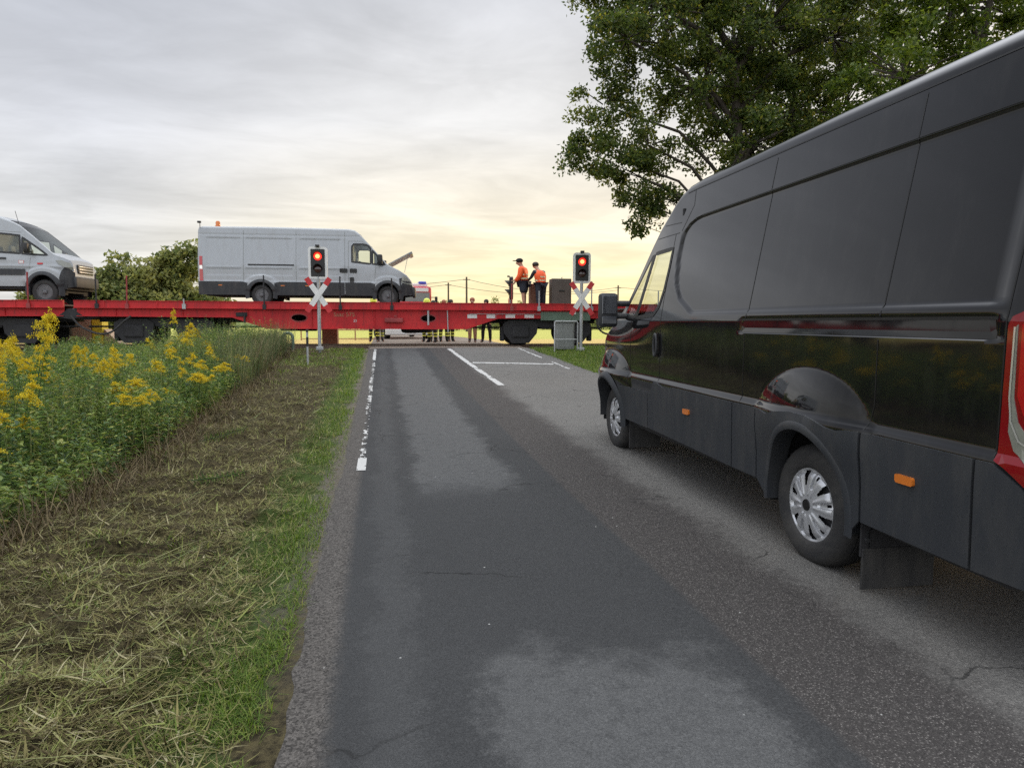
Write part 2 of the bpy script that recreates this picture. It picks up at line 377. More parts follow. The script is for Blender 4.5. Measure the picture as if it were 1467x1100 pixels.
def strip(mb, fmap, pts, w, off, res=.05, closed=False):
    pts = [np.array(p, float) for p in pts]
    if closed: pts = pts + [pts[0]]
    P = []
    for i in range(len(pts) - 1):
        k = max(1, int(np.linalg.norm(pts[i + 1] - pts[i]) / res)); P += [pts[i] + (pts[i + 1] - pts[i]) * j / k for j in range(k)]
    P.append(pts[-1]); vs = []
    for i, p in enumerate(P):
        a = P[i - 1] if i else (P[-2] if closed else P[0]); b = P[i + 1] if i < len(P) - 1 else (P[1] if closed else P[-1])
        t = b - a; t /= (np.linalg.norm(t) + 1e-9); n = np.array([-t[1], t[0]]) * w / 2
        vs += [fmap(*(p + n), off), fmap(*(p - n), off)]
    return mb.add(vs, [(2 * i, 2 * i + 1, 2 * i + 3, 2 * i + 2) for i in range(len(P) - 1)])

def sst(a, b, x):
    t = np.clip((np.asarray(x, float) - a) / (b - a), 0, 1); return t * t * (3 - 2 * t)
def rrect(x0, y0, x1, y1, r, n=5):
    P = []
    for cx_, cy_, a0 in ((x1 - r, y0 + r, -90), (x1 - r, y1 - r, 0), (x0 + r, y1 - r, 90), (x0 + r, y0 + r, 180)):
        P += [(cx_ + r * math.cos(RAD(a0 + 90 * k / n)), cy_ + r * math.sin(RAD(a0 + 90 * k / n))) for k in range(n + 1)]
    return P
def ell(cx_, cy_, rx, ry, a0=0, a1=360, n=24):
    return [(cx_ + rx * math.cos(RAD(a0 + (a1 - a0) * k / n)), cy_ + ry * math.sin(RAD(a0 + (a1 - a0) * k / n))) for k in range(n + (0 if abs(a1 - a0) == 360 else 1))]
def vnoise(x, y, seed=0):
    x = np.asarray(x, float); y = np.asarray(y, float)
    xi = np.floor(x).astype(np.int64); yi = np.floor(y).astype(np.int64); fx = x - xi; fy = y - yi
    def h(a, b):
        n = (a * 374761393 + b * 668265263 + seed * 982451653) & 0x7fffffff
        n = ((n ^ (n >> 13)) * 1274126177) & 0x7fffffff
        return ((n ^ (n >> 16)) & 0xffff) / 65535.0
    ux = fx * fx * (3 - 2 * fx); uy = fy * fy * (3 - 2 * fy)
    return (h(xi, yi) * (1 - ux) + h(xi + 1, yi) * ux) * (1 - uy) + (h(xi, yi + 1) * (1 - ux) + h(xi + 1, yi + 1) * ux) * uy
def fbm(x, y, seed=0, o=4):
    return sum(vnoise(x * 2 ** k, y * 2 ** k, seed + k) / 2 ** k for k in range(o)) / sum(1 / 2 ** k for k in range(o))

# ------------------------------------------------------------------ terrain
def roadz(y):
    y = np.asarray(y, float)
    return .56 * np.clip((y - 5) / 16.5, 0, 1) ** 1.4 - .35 * sst(30, 70, y)
def lump(x, y):
    near = 1 - sst(10, 20, y)
    w = sst(.45, .9, -x)
    a = fbm(x * 2.4, y * 3.4, 3) - .5; b = fbm(x * 9, y * 11, 9, 3) - .5
    return w * (.19 * a + (.08 * near + .02) * b)
def groundz(x, y):
    x = np.asarray(x, float); y = np.asarray(y, float)
    l = (x < .5)
    bank = .06 * sst(1.0, 2.0, -x) * (1 - sst(14, 20, y)) - .34 * sst(2.3, 3.6, -x) * (1 - .45 * sst(8, 14, y))
    return roadz(y) + np.where(l, lump(x, y) + bank - .012, .06 * sst(5.0, 6.5, x) + .05 * (fbm(x * 2, y * 2, 5) - .5) * sst(4.9, 5.4, x) - .012)

def gridmesh(name, xs, ys, zf, m, **kw):
    X, Y = np.meshgrid(xs, ys); Z = zf(X, Y); nx, ny = len(xs), len(ys)
    V = np.stack([X, Y, Z], -1).reshape(-1, 3); i = (np.arange(ny - 1)[:, None] * nx + np.arange(nx - 1)[None]).ravel()
    return mesh_np(name, V, np.stack([i, i + 1, i + nx + 1, i + nx], 1), m, smooth=True, **kw)

def nodes_mat(name):
    m = bpy.data.materials.new(name); m.use_nodes = True
    return m, m.node_tree.nodes, m.node_tree.links, m.node_tree.nodes['Principled BSDF']
class NB:
    """tiny node-graph helper"""
    def __init__(s, nn, ll): s.nn, s.ll = nn, ll
    def setin(s, sock, v):
        if hasattr(v, 'is_linked') or isinstance(v, bpy.types.NodeSocket): s.ll.new(v, sock)
        else: sock.default_value = (*v, 1) if isinstance(v, tuple) and len(v) == 3 and sock.type == 'RGBA' else v
    def math(s, op, a, b=0.0):
        n = s.nn.new('ShaderNodeMath'); n.operation = op; s.setin(n.inputs[0], a); s.setin(n.inputs[1], b); return n.outputs[0]
    def step(s, x, a, b, lo=0.0, hi=1.0):
        n = s.nn.new('ShaderNodeMapRange'); n.interpolation_type = 'SMOOTHSTEP'; s.setin(n.inputs[0], x)
        n.inputs['From Min'].default_value = a; n.inputs['From Max'].default_value = b; n.inputs['To Min'].default_value = lo; n.inputs['To Max'].default_value = hi
        return n.outputs[0]
    def noise(s, vec, scale, detail=5.0, rough=.6, dist=0.0):
        n = s.nn.new('ShaderNodeTexNoise'); s.ll.new(vec, n.inputs['Vector']); n.inputs['Scale'].default_value = scale; n.inputs['Detail'].default_value = detail
        n.inputs['Roughness'].default_value = rough; n.inputs['Distortion'].default_value = dist; return n.outputs[0]
    def mix(s, f, a, b):
        n = s.nn.new('ShaderNodeMix'); n.data_type = 'RGBA'; s.setin(n.inputs['Factor'], f); s.setin(n.inputs['A'], a); s.setin(n.inputs['B'], b); return n.outputs['Result']
    def mul(s, a, b):
        n = s.nn.new('ShaderNodeMix'); n.data_type = 'RGBA'; n.blend_type = 'MULTIPLY'; n.inputs['Factor'].default_value = 1; s.setin(n.inputs['A'], a); s.setin(n.inputs['B'], b); return n.outputs['Result']

def asphalt_mat():
    m, nn, ll, b = nodes_mat('asphalt'); g = NB(nn, ll)
    t = nn.new('ShaderNodeTexCoord'); P = t.outputs['Object']
    sp = nn.new('ShaderNodeSeparateXYZ'); ll.new(P, sp.inputs[0]); x, y = sp.outputs[0], sp.outputs[1]
    wob = g.math('MULTIPLY', g.math('SUBTRACT', g.noise(P, 1.3, 6.0, .7), .5), .5)
    wob2 = g.math('MULTIPLY', g.math('SUBTRACT', g.noise(P, 11.0, 8.0, .82), .5), .42)
    xw = g.math('ADD', x, g.math('MULTIPLY', wob2, .22))
    xm = g.math('ADD', g.math('ADD', x, wob), wob2); ym = g.math('ADD', y, g.math('MULTIPLY', wob, 2.5))
    grain = g.noise(P, 170.0, 3.0, .8)
    grain2 = g.noise(P, 60.0, 4.0, .7)
    vor = nn.new('ShaderNodeTexVoronoi'); ll.new(P, vor.inputs['Vector']); vor.inputs['Scale'].default_value = 115.0
    stone = g.step(vor.outputs['Distance'], .02, .55)
    vc = nn.new('ShaderNodeSeparateXYZ'); ll.new(vor.outputs['Color'], vc.inputs[0])
    big = g.noise(P, .55, 4.0, .6)
    # dark sealed strip on the left, with dry pale patches
    dark = g.mix(big, (.036, .037, .038), (.054, .055, .056))
    pale = g.mix(grain2, (.070, .071, .071), (.104, .105, .105))
    band = g.math('MULTIPLY', g.math('MULTIPLY', g.step(xm, .24, .40), g.step(xm, 1.20, 1.02)), g.math('MULTIPLY', g.step(ym, 5.1, 5.8), g.step(ym, 24, 17, .3, 1.0)))
    near = g.math('MULTIPLY', g.math('MULTIPLY', g.step(xm, .30, .46), g.step(xm, 1.42, 1.26)), g.step(ym, 2.74, 2.48))
    track = g.math('MULTIPLY', g.math('MULTIPLY', g.step(xm, -.12, 0.0), g.step(xm, .2, .08)), .30)
    f = g.math('MULTIPLY', g.math('MINIMUM', g.math('ADD', g.math('ADD', band, near), track), 1.0), g.step(g.noise(P, 14.0, 5.0, .7), .30, .52, .55, 1.0))
    left = g.mix(f, dark, pale)
    # coarse old strip, then the worn grey lane
    coarse = g.mix(vc.outputs[0], (.035, .033, .031), (.17, .16, .15))
    coarse = g.mix(g.step(stone, .3, .9), coarse, (.05, .046, .044))
    lane = g.mix(big, (.112, .108, .101), (.168, .162, .152))
    lane = g.mix(g.math('MULTIPLY', g.step(grain2, .40, .62), .35), lane, (.075, .073, .070))
    lanepatch = g.step(g.noise(P, .9, 5.0, .65), .58, .70)
    lane = g.mix(g.math('MULTIPLY', lanepatch, .45), lane, (.085, .083, .082))
    c = g.mix(g.step(xw, 1.46, 1.52), left, coarse)
    c = g.mix(g.step(xm, 2.0, 2.35), c, lane)
    vk = nn.new('ShaderNodeTexVoronoi'); vk.feature = 'DISTANCE_TO_EDGE'; vk.inputs['Scale'].default_value = .75
    wv = nn.new('ShaderNodeVectorMath'); wv.operation = 'MULTIPLY_ADD'; cw = nn.new('ShaderNodeTexNoise'); cw.inputs['Scale'].default_value = 3.0; cw.inputs['Detail'].default_value = 6; ll.new(P, cw.inputs['Vector'])
    ll.new(cw.outputs['Color'], wv.inputs[0]); wv.inputs[1].default_value = (.5, .5, .5); ll.new(P, wv.inputs[2]); ll.new(wv.outputs[0], vk.inputs['Vector'])
    crk = g.math('MULTIPLY', g.step(vk.outputs['Distance'], .010, .003), g.step(g.noise(P, .8, 3.0), .50, .62)); c = g.mix(g.math('MULTIPLY', crk, .75), c, (.015, .015, .015))
    # crumbling left edge
    edge = g.step(xw, -.16, -.24); c = g.mix(edge, c, g.mix(vc.outputs[2], (.040, .037, .034), (.125, .115, .105)))
    # crossing panels by the rails
    c = g.mix(g.step(y, 21.6, 21.9), c, g.mix(big, (.16, .135, .115), (.24, .20, .165)))
    sp1 = g.mix(g.step(grain, .25, .75), (.60, .60, .60), (1.36, 1.36, 1.36)); c = g.mul(c, sp1)
    c = g.mul(c, g.mix(g.math('MULTIPLY', g.math('MULTIPLY', vc.outputs[0], vc.outputs[0]), g.step(xw, -.2, 2.6, .30, .8)), (.93, .93, .93), (1.5, 1.49, 1.47)))
    # a few pale chips trodden into the surface
    v2 = nn.new('ShaderNodeTexVoronoi'); ll.new(P, v2.inputs['Vector']); v2.inputs['Scale'].default_value = 5.5
    c = g.mix(g.step(g.math('ADD', v2.outputs['Distance'], g.math('MULTIPLY', grain2, .02)), .045, .030), c, (.42, .42, .40))
    ll.new(c, b.inputs['Base Color']); b.inputs['Roughness'].default_value = .9; b.inputs['Specular IOR Level'].default_value = .18
    h = g.math('ADD', g.math('MULTIPLY', stone, -.6), grain)
    bp = nn.new('ShaderNodeBump'); bp.inputs['Strength'].default_value = .55; bp.inputs['Distance'].default_value = .006; ll.new(h, bp.inputs['Height']); ll.new(bp.outputs[0], b.inputs['Normal'])
    return m

def soil_mat():
    m, nn, ll, b = nodes_mat('verge_soil'); g = NB(nn, ll)
    t = nn.new('ShaderNodeTexCoord'); P = t.outputs['Object']
    sp = nn.new('ShaderNodeSeparateXYZ'); ll.new(P, sp.inputs[0]); x, y = sp.outputs[0], sp.outputs[1]
    n1, n2, n3 = g.noise(P, 2.5, 6.0, .7), g.noise(P, 22.0, 5.0, .75), g.noise(P, 120.0, 3.0, .8)
    hay = g.mix(n1, (.055, .044, .023), (.11, .092, .044)); hay = g.mix(g.step(n2, .38, .66), hay, (.020, .016, .009))
    grit = g.mix(n3, (.075, .066, .052), (.17, .155, .13)); green = g.mix(n2, (.03, .05, .012), (.07, .10, .025))
    xm = g.math('ADD', x, g.math('MULTIPLY', g.math('SUBTRACT', n1, .5), .55))
    gm = g.math('MULTIPLY', g.step(xm, -1.0, -.80), g.step(xm, -.42, -.55))
    c = g.mix(gm, hay, green); c = g.mix(g.math('MULTIPLY', g.math('MULTIPLY', g.step(xm, -.58, -.46), g.step(n2, .34, .50)), g.step(y, 2.0, 4.5, .0, 1.0)), c, grit)
    c = g.mix(g.step(x, 4.2, 4.9), c, g.mix(n2, (.035, .055, .014), (.085, .105, .03)))
    ll.new(c, b.inputs['Base Color']); b.inputs['Roughness'].default_value = .95; b.inputs['Specular IOR Level'].default_value = .15
    bp = nn.new('ShaderNodeBump'); bp.inputs['Strength'].default_value = .9; bp.inputs['Distance'].default_value = .03; ll.new(n2, bp.inputs['Height']); ll.new(bp.outputs[0], b.inputs['Normal'])
    return m
def field_mat():
    m, nn, ll, b = nodes_mat('field'); g = NB(nn, ll)
    t = nn.new('ShaderNodeTexCoord'); P = t.outputs['Object']
    sp = nn.new('ShaderNodeSeparateXYZ'); ll.new(P, sp.inputs[0]); x, y = sp.outputs[0], sp.outputs[1]
    n1, n2 = g.noise(P, .25, 6.0, .7), g.noise(P, 3.0, 6.0, .75)
    near = g.mix(n2, (.05, .045, .02), (.12, .11, .04))
    crop = g.mix(n1, (.38, .38, .10), (.52, .50, .13)); straw = g.mix(n2, (.48, .35, .12), (.64, .48, .19))
    c = g.mix(g.step(y, 26.0, 28.0), near, straw); c = g.mix(g.step(g.math('ADD', y, g.math('MULTIPLY', n1, 8.0)), 36, 42), c, crop)
    c = g.mix(g.step(y, 150.0, 190.0), c, (.16, .19, .06))
    ll.new(c, b.inputs['Base Color']); b.inputs['Roughness'].default_value = .95; b.inputs['Specular IOR Level'].default_value = .1
    bp = nn.new('ShaderNodeBump'); bp.inputs['Strength'].default_value = .8; bp.inputs['Distance'].default_value = .08; ll.new(n2, bp.inputs['Height']); ll.new(bp.outputs[0], b.inputs['Normal'])
    return m
MA, MSOIL, MFIELD = asphalt_mat(), soil_mat(), field_mat()

xs = np.concatenate([-np.geomspace(900, 16, 16), np.linspace(-14, 18, 33), np.geomspace(20, 900, 16)])
ys = np.concatenate([-np.geomspace(400, 12, 10), np.linspace(-10, 40, 51), np.geomspace(42, 1500, 30)])
tag(gridmesh('ground', xs, ys, lambda X, Y: roadz(Y) - .09 * (1 - sst(23.5, 25.5, Y)) - .03, MFIELD), kind='structure')
tag(gridmesh('grass_verge', np.concatenate([np.linspace(-16, -4, 25)[:-1], np.linspace(-4, -.30, 110)]), np.concatenate([np.linspace(-4, 1, 15)[:-1], np.linspace(1, 9, 200)[:-1], np.linspace(9, 21.9, 110)]), groundz, MSOIL), kind='structure')
tag(gridmesh('right_verge', np.concatenate([np.linspace(4.7, 8, 30), np.linspace(8.5, 22, 20)]), np.linspace(-4, 21.9, 110), groundz, MSOIL), kind='structure')
# the road: a sheet with a ragged left edge
def road():
    ys_ = np.concatenate([np.linspace(-8, 1, 30)[:-1], np.linspace(1, 14, 220)[:-1], np.linspace(14, 30, 90)[:-1], np.linspace(30, 160, 40)])
    fr = np.linspace(0, 1, 26); V = []
    for y in ys_:
        e = -.375 + .05 * (float(vnoise(y * 1.7, .3, 4)) - .5) + .035 * (float(vnoise(y * 7, .7, 5)) - .5); r = 4.82 + .2 * (float(vnoise(y * .9, 2.3, 6)) - .5)
        x_ = e + (r - e) * fr
        z_ = float(roadz(y)) + .02 * np.sin(fr * math.pi) - .012 * (1 - sst(0, .025, fr)) + .002
        V += [(a, y, b) for a, b in zip(x_, z_)]
    nx, ny = len(fr), len(ys_); i = (np.arange(ny - 1)[:, None] * nx + np.arange(nx - 1)[None]).ravel()
    return mesh_np('road', V, np.stack([i, i + 1, i + nx + 1, i + nx], 1), MA, smooth=True)
tag(road(), kind='structure')
def surfz(x, y): return float(roadz(y)) + .02 * math.sin(math.pi * min(1, max(0, (x + .33) / 5.15))) + .002
def paint_mat():
    m, nn, ll, b = nodes_mat('road_paint'); g = NB(nn, ll); t = nn.new('ShaderNodeTexCoord'); P = t.outputs['Object']
    n = g.noise(P, 40.0, 5.0, .8); c = g.mix(n, (.30, .30, .29), (.58, .58, .56)); ll.new(c, b.inputs['Base Color']); b.inputs['Roughness'].default_value = .7
    return m
MP = paint_mat()
def worn_strip(name, p0, p1, w, wear=0.0, cell=.025, seed=1):
    """a painted line: small cells, some worn away"""
    p0, p1 = np.array(p0), np.array(p1); L = np.linalg.norm(p1 - p0); d = (p1 - p0) / L; nrm = np.array([-d[1], d[0]])
    nu, nv = int(L / (cell * 2)), max(3, int(w / cell)); V, F = [], []
    for i in range(nu):
        for j in range(nv):
            u, v = (i + .5) * L / nu, (j + .5) * w / nv - w / 2; q = p0 + d * u + nrm * v
            k = .55 * float(fbm(q[0] * 4, q[1] * 1.6, seed, 3)) + .45 * float(fbm(q[0] * 22, q[1] * 12, seed + 3, 3)); ed = abs(v) / (w / 2)
            lim = wear(u / L) if callable(wear) else wear
            if k + .25 * (float(vnoise(q[0] * 40, q[1] * 40, seed + 9)) - .5) < lim + .10 * (ed > .75): continue
            n0 = len(V)
            for a, c in ((0, 0), (1, 0), (1, 1), (0, 1)):
                r = p0 + d * (i + a) * L / nu + nrm * ((j + c) * w / nv - w / 2); V.append((r[0], r[1], surfz(*r) + .004))
            F.append((n0, n0 + 1, n0 + 2, n0 + 3))
    return tag(mesh_np(name, V, F, MP), kind='structure')
worn_strip('edge_line', (-.20, 6.3), (-.18, 21.3), .085, lambda u: .33 if u < .035 else (.62 if u < .12 else (.54 if u < .3 else (.49 if u < .8 else .32))), cell=.014, seed=2)
worn_strip('center_line', (2.24, 12.5), (2.10, 21.2), .13, .30, seed=5)
worn_strip('stop_line', (2.28, 16.9), (4.30, 16.5), .26, .30, seed=8)
worn_strip('right_edge_line', (4.40, 15.4), (4.42, 17.2), .10, .46, seed=11)
worn_strip('right_edge_line', (4.40, 18.2), (4.40, 21.4), .10, .36, seed=13)

# ------------------------------------------------------------------ railway track (on the wagon's line)
TA = np.array([-11.832, 23.914]); TANG = RAD(-4.065); RZ0 = .60
tdir = np.array([math.cos(TANG), math.sin(TANG)]); tn = np.array([-tdir[1], tdir[0]])
def trk(s, y, z=0.0): p = TA + tdir * s + tn * y; return (p[0], p[1], z)
def track():
    r = thing('railway_track', None, None, (TA[0], TA[1], 0), TANG); r['kind'] = 'structure'
    for y in (.73, 2.17):
        m = MB(); m.box((10, y, RZ0 - .02), (120, .07, .04)); m.box((10, y, RZ0 - .09), (120, .02, .11)); m.box((10, y, RZ0 - .155), (120, .14, .02)); m.build('rail', M['rail'], r)
    m = MB()
    for k in range(-60, 110):
        s = k * .63
        if 10.5 < s < 17.2: continue
        m.box((s, 1.45, RZ0 - .24), (.26, 2.5, .16))
    m.build('sleepers', mat('sleeper', (.12, .10, .085), .9, var=.3, vscale=9), r)
    for a, b in ((-50, 11.2), (16.9, 70)):
        x_ = np.linspace(a, b, int((b - a) / .35)); y_ = np.linspace(-1.3, 4.2, 22)
        X, Y = np.meshgrid(x_, y_); Z = RZ0 - .17 - .42 * sst(.1, 1.3, -Y) - .42 * sst(3.0, 4.2, Y) + .06 * (fbm(X * 4, Y * 4, 21) - .5)
        i = (np.arange(len(y_) - 1)[:, None] * len(x_) + np.arange(len(x_) - 1)[None]).ravel(); nx = len(x_)
        mesh_np('ballast', np.stack([X, Y, Z], -1).reshape(-1, 3), np.stack([i, i + 1, i + nx + 1, i + nx], 1), M['ballast'], r, True)
    m = MB(); m.box((14.05, 1.45, RZ0 - .055), (5.2, 1.28, .06)); m.box((14.05, .28, RZ0 - .055), (5.2, .72, .06)); m.box((14.05, 2.62, RZ0 - .055), (5.2, .72, .06))
    m.build('crossing_panel', mat('crossing_panel', (.20, .165, .135), .85, var=.25, vscale=5), r)
track()

# ------------------------------------------------------------------ vans
class Shell:
    """a van body: side surface x = W(s, z), roof / screen / bonnet line zt(s); s forward from the rear axle"""
    def __init__(v, s0, s1, zt, zlow, halfw, tum_z, tum, cab, disp, arches, r=.11):
        v.s0, v.s1, v.ztp, v.zlow, v.hw, v.tz, v.tum, v.cab, v.dispf, v.arches, v.r = s0, s1, zt, zlow, halfw, tum_z, tum, cab, disp, arches, r
    def zt(v, s): return np.interp(s, [p[0] for p in v.ztp], [p[1] for p in v.ztp])
    def W(v, s, z):
        s = np.asarray(s, float); z = np.asarray(z, float); c0, c1, n0 = v.cab
        w = v.hw - v.tum * np.maximum(0, z - v.tz) - .05 * sst(c0, c1, s) * sst(v.tz - .25, v.tz + .2, z)
        w = w - .34 * (np.maximum(0, s - n0) / (v.s1 - n0)) ** 2.2
        e = np.clip((v.s0 + .08 - s) / .08, 0, .999); return w - .08 * (1 - np.sqrt(1 - e * e)) - .012 * np.clip((.75 - z) / .4, 0, 1)
    def fm(v, side):
        def f(s, z, off=0.0): return (side * float(v.W(s, z) + v.dispf(s, z) + off), float(s), float(z))
        return f
    def build(v, parent, m, mg, ds, dz, windows, ws, name='body'):
        S_ = np.unique(np.round(np.concatenate([np.arange(v.s0, v.s1, ds), v.s0 + np.array([0, .004, .01, .02, .035, .055, .08]), [p[0] for p in v.ztp], [v.s1],
             *[sc + rx * np.cos(np.linspace(0, np.pi, 25)) for sc, zc, rx, rz in v.arches]]), 4))
        zmax = max(p[1] for p in v.ztp); Zr = np.arange(v.zlow, zmax, dz)
        zl = np.full(S_.shape, v.zlow)
        for sc, zc, rx, rz in v.arches:
            q = 1 - ((S_ - sc) / rx) ** 2; zl = np.maximum(zl, np.where(q > 0, zc + rz * np.sqrt(np.maximum(q, 0)), v.zlow))
        zt = v.zt(S_); rv = v.r - (v.r - .045) * sst(v.cab[0] + .1, v.cab[0] + .5, S_); zs = np.maximum(zt - rv, zl + .002)
        ns = len(S_); Zg = np.clip(Zr[None] + 0 * zl[:, None], zl[:, None], zs[:, None]); Sg = S_[:, None] + 0 * Zg
        Xg = v.W(Sg, Zg) + v.dispf(Sg, Zg); rows = [np.stack([Xg, Sg, Zg], -1)]
        xs_ = (v.W(S_, zs) + v.dispf(S_, zs)); K, KR = 7, 12
        a = np.linspace(0, np.pi / 2, K + 1)[1:][None]; rr = np.minimum(rv, zt - zl)[:, None]
        rows.append(np.stack([xs_[:, None] - rr * (1 - np.cos(a)), S_[:, None] + 0 * a, zs[:, None] + (zt - zs)[:, None] * np.sin(a)], -1))
        t = np.linspace(0, 1, KR + 1)[1:][None]
        rows.append(np.stack([(xs_[:, None] - rr) * (1 - t), S_[:, None] + 0 * t, zt[:, None] + .03 * (1 - (1 - t) ** 2)], -1))
        G = np.concatenate(rows, 1); nr = G.shape[1]; nz = len(Zr)
        idx = np.arange(ns * nr).reshape(ns, nr); q = np.stack([idx[:-1, :-1], idx[1:, :-1], idx[1:, 1:], idx[:-1, 1:]], -1)
        V = G.reshape(-1, 3); C = V[q.reshape(-1, 4)].mean(1); jj = np.tile(np.arange(nr - 1), ns - 1)
        keep = np.ones(len(C), bool); scr = np.zeros(len(C), bool)
        for w in windows: keep &= ~((jj < nz + 2) & pip(w, C[:, 1], C[:, 2]))
        if ws:
            xl = v.W(C[:, 1], C[:, 2]) - .045 + .004
            scr = (jj >= nz + 2) & (C[:, 1] > ws[0]) & (C[:, 1] < ws[1]) & (C[:, 0] < xl)
        Q = q.reshape(-1, 4); nV = len(V); V2 = V * np.array([-1, 1, 1])
        def emit(sel, nm, mm, cap, dzv=0.0):
            F = [tuple(f) for f in Q[sel]] + [tuple(f[::-1] + nV) for f in Q[sel]]
            if cap: F += [(idx[0, j + 1], idx[0, j], idx[0, j] + nV, idx[0, j + 1] + nV) for j in range(nr - 2)] + [(idx[-1, j], idx[-1, j + 1], idx[-1, j + 1] + nV, idx[-1, j] + nV) for j in range(nr - 2)]
            bm = bmesh.new(); vv = [bm.verts.new(p) for p in np.concatenate([V, V2]) + np.array([0, 0, dzv])]
            for f in F:
                try: bm.faces.new([vv[i] for i in f])
                except ValueError: pass
            bmesh.ops.remove_doubles(bm, verts=bm.verts[:], dist=2e-4)
            bmesh.ops.delete(bm, geom=[x for x in bm.verts if not x.link_faces], context='VERTS')
            me = bpy.data.meshes.new(nm); bm.to_mesh(me); bm.free()
            return link(nm, me, mm, parent, True, 32)
        o = emit(keep & ~scr, name, m, True)
        if ws: emit(scr, 'windscreen', mg, False, -.006)
        return o

def both(fn, name, m, parent, smooth=False, label=None):
    out = []
    for side in (-1, 1):
        mb = MB(); fn(mb, side); o = mb.build(name, m, parent, smooth)
        if label: o['label'] = label
        out.append(o)
    return out

def tyre_mesh(R, w, n=96):
    h = w / 2; k = R / .352
    prof = [(.20 * k, h - .03), (.222 * k, h - .008), (.235 * k, h - .004), (.262 * k, h), (.30 * k, h - .002), (.318 * k, h - .008), (R - .020, h - .018), (R - .008, h - .032), (R - .002, h - .05),
            (R, .036), (R - .009, .034), (R - .009, .026), (R, .024), (R, -.024), (R - .009, -.026), (R - .009, -.034), (R, -.036), (R - .002, -h + .05), (R - .012, -h + .025), (.30 * k, -h), (.20 * k, -h + .03)]
    mb = MB(); mb.lathe(prof, n, 'x', caps=False)
    for i, (r, hh) in enumerate(prof):
        if 6 <= i <= 17:
            for j in range(n):
                if j % 2 and (abs(hh) > .036): x, y, z = mb.v[i * n + j]; f = (r - (.006 if i != 6 else .004)) / r; mb.v[i * n + j] = Vector((x, y * f, z * f))
    return mb
def hubcap_mesh(R, npet=6):
    nr, na = 26, 264; V, F = [], []
    def hgt(r, a):
        u = r / R; base = .012 + .030 * (1 - u ** 2) - .030 * math.exp(-((u - .86) / .06) ** 2) * .4
        if u > .92: base = .016
        ridge = .007 * math.exp(-((abs(a) - .20) / .12) ** 2) * (1 if .25 < u < .9 else 0); return base + ridge - (.012 if abs(a) < .10 and .45 < u < .88 else 0)
    for i in range(nr + 1):
        r = R * (.02 + .98 * i / nr)
        for j in range(na):
            th = 2 * math.pi * j / na; a = ((th * npet / (2 * math.pi) + .25) % 1) - .5; V.append((hgt(r, a), r * math.cos(th), r * math.sin(th)))
    for i in range(nr):
        u = .02 + .98 * (i + .5) / nr
        for j in range(na):
            a = (((j + .5) * npet / na + .25) % 1) - .5
            gap = .50 < u < .90 and abs(a) > .44 - .07 * (u - .5) / .4
            slot = .68 < u < .82 and abs(a) < .045
            if gap or slot: continue
            F.append((i * na + j, i * na + (j + 1) % na, (i + 1) * na + (j + 1) % na, (i + 1) * na + j))
    return V, F
def wheel(parent, loc, side, R=.352, w=.22, cap=True, rim_m=None):
    o = tyre_mesh(R, w).build('wheel', M['rubber'], parent, True, 35)
    o.location = loc; o.rotation_euler = (RAD(rnd.uniform(0, 360)), 0, 0 if side > 0 else math.pi)
    if cap:
        V, F = hubcap_mesh(.224); c = mesh_np('hubcap', V, F, M['silver'], o, True); c.data.set_sharp_from_angle(angle=RAD(35)); c.location = (w / 2 - .034, 0, 0)
        d = MB(); d.lathe([(.224, 0), (.001, .002)], 40, 'x'); d.build('backing_disc', M['under'], o).location = (w / 2 - .045, 0, 0)  # dark disc closing the view through the hubcap gaps
        d = MB(); d.lathe([(.034, 0), (.032, .006), (.001, .007)], 24, 'x'); d.build('hub_centre', M['gasket'], o).location = (w / 2 - .034 + .041, 0, 0)
    else:
        d = MB(); k = R / .352
        d.lathe([(.205 * k, -.01), (.212 * k, .004), (.196 * k, .008), (.185 * k, -.03), (.14 * k, -.045), (.125 * k, -.02), (.105 * k, -.012), (.07 * k, -.012), (.062 * k, .02), (.04 * k, .035), (.001, .036)], 40, 'x')
        for j in range(6): a = j * math.pi / 3; d.lathe([(.012, -.012), (.012, .004), (.001, .004)], 8, 'x', (0, .086 * k * math.cos(a), .086 * k * math.sin(a)))
        d.build('rim', rim_m or M['rim_dark'], o, True).location = (w / 2 - .02, 0, 0)
    return o
def arch_band(mb, f, side, sc, zc, rin, zin, rout, zout, off0, off1, a0=-14, a1=194, n=40):
    """wheel-arch lip: rounded band round an opening, turned in at its inner edge"""
    rings = [(0, -.10), (0, off1 * .9), (.12, off1), (.45, off1 * .85), (.85, off0 + .002), (1.0, off0 - .004)]
    vs = []
    for i in range(n + 1):
        a = RAD(a0 + (a1 - a0) * i / n)
        for t, o in rings: vs.append(f(sc + (rin + (rout - rin) * t) * math.cos(a), zc + (zin + (zout - zin) * t) * math.sin(a), o))
    k = len(rings); mb.add(vs, [(i * k + j, i * k + j + 1, (i + 1) * k + j + 1, (i + 1) * k + j) for i in range(n) for j in range(k - 1)])
def well(mb, side, sc, zc, rx, rz, x0, x1):
    n = 20; vs = []
    for i in range(n + 1):
        a = RAD(-10 + 200 * i / n); s, z = sc + rx * math.cos(a), zc + rz * math.sin(a); vs += [(side * x0, s, z), (side * x1, s, z)]
    mb.add(vs, [(2 * i, 2 * i + 1, 2 * i + 3, 2 * i + 2) for i in range(n)]); mb.add([vs[2 * i + 1] for i in range(n + 1)], [tuple(range(n + 1))])

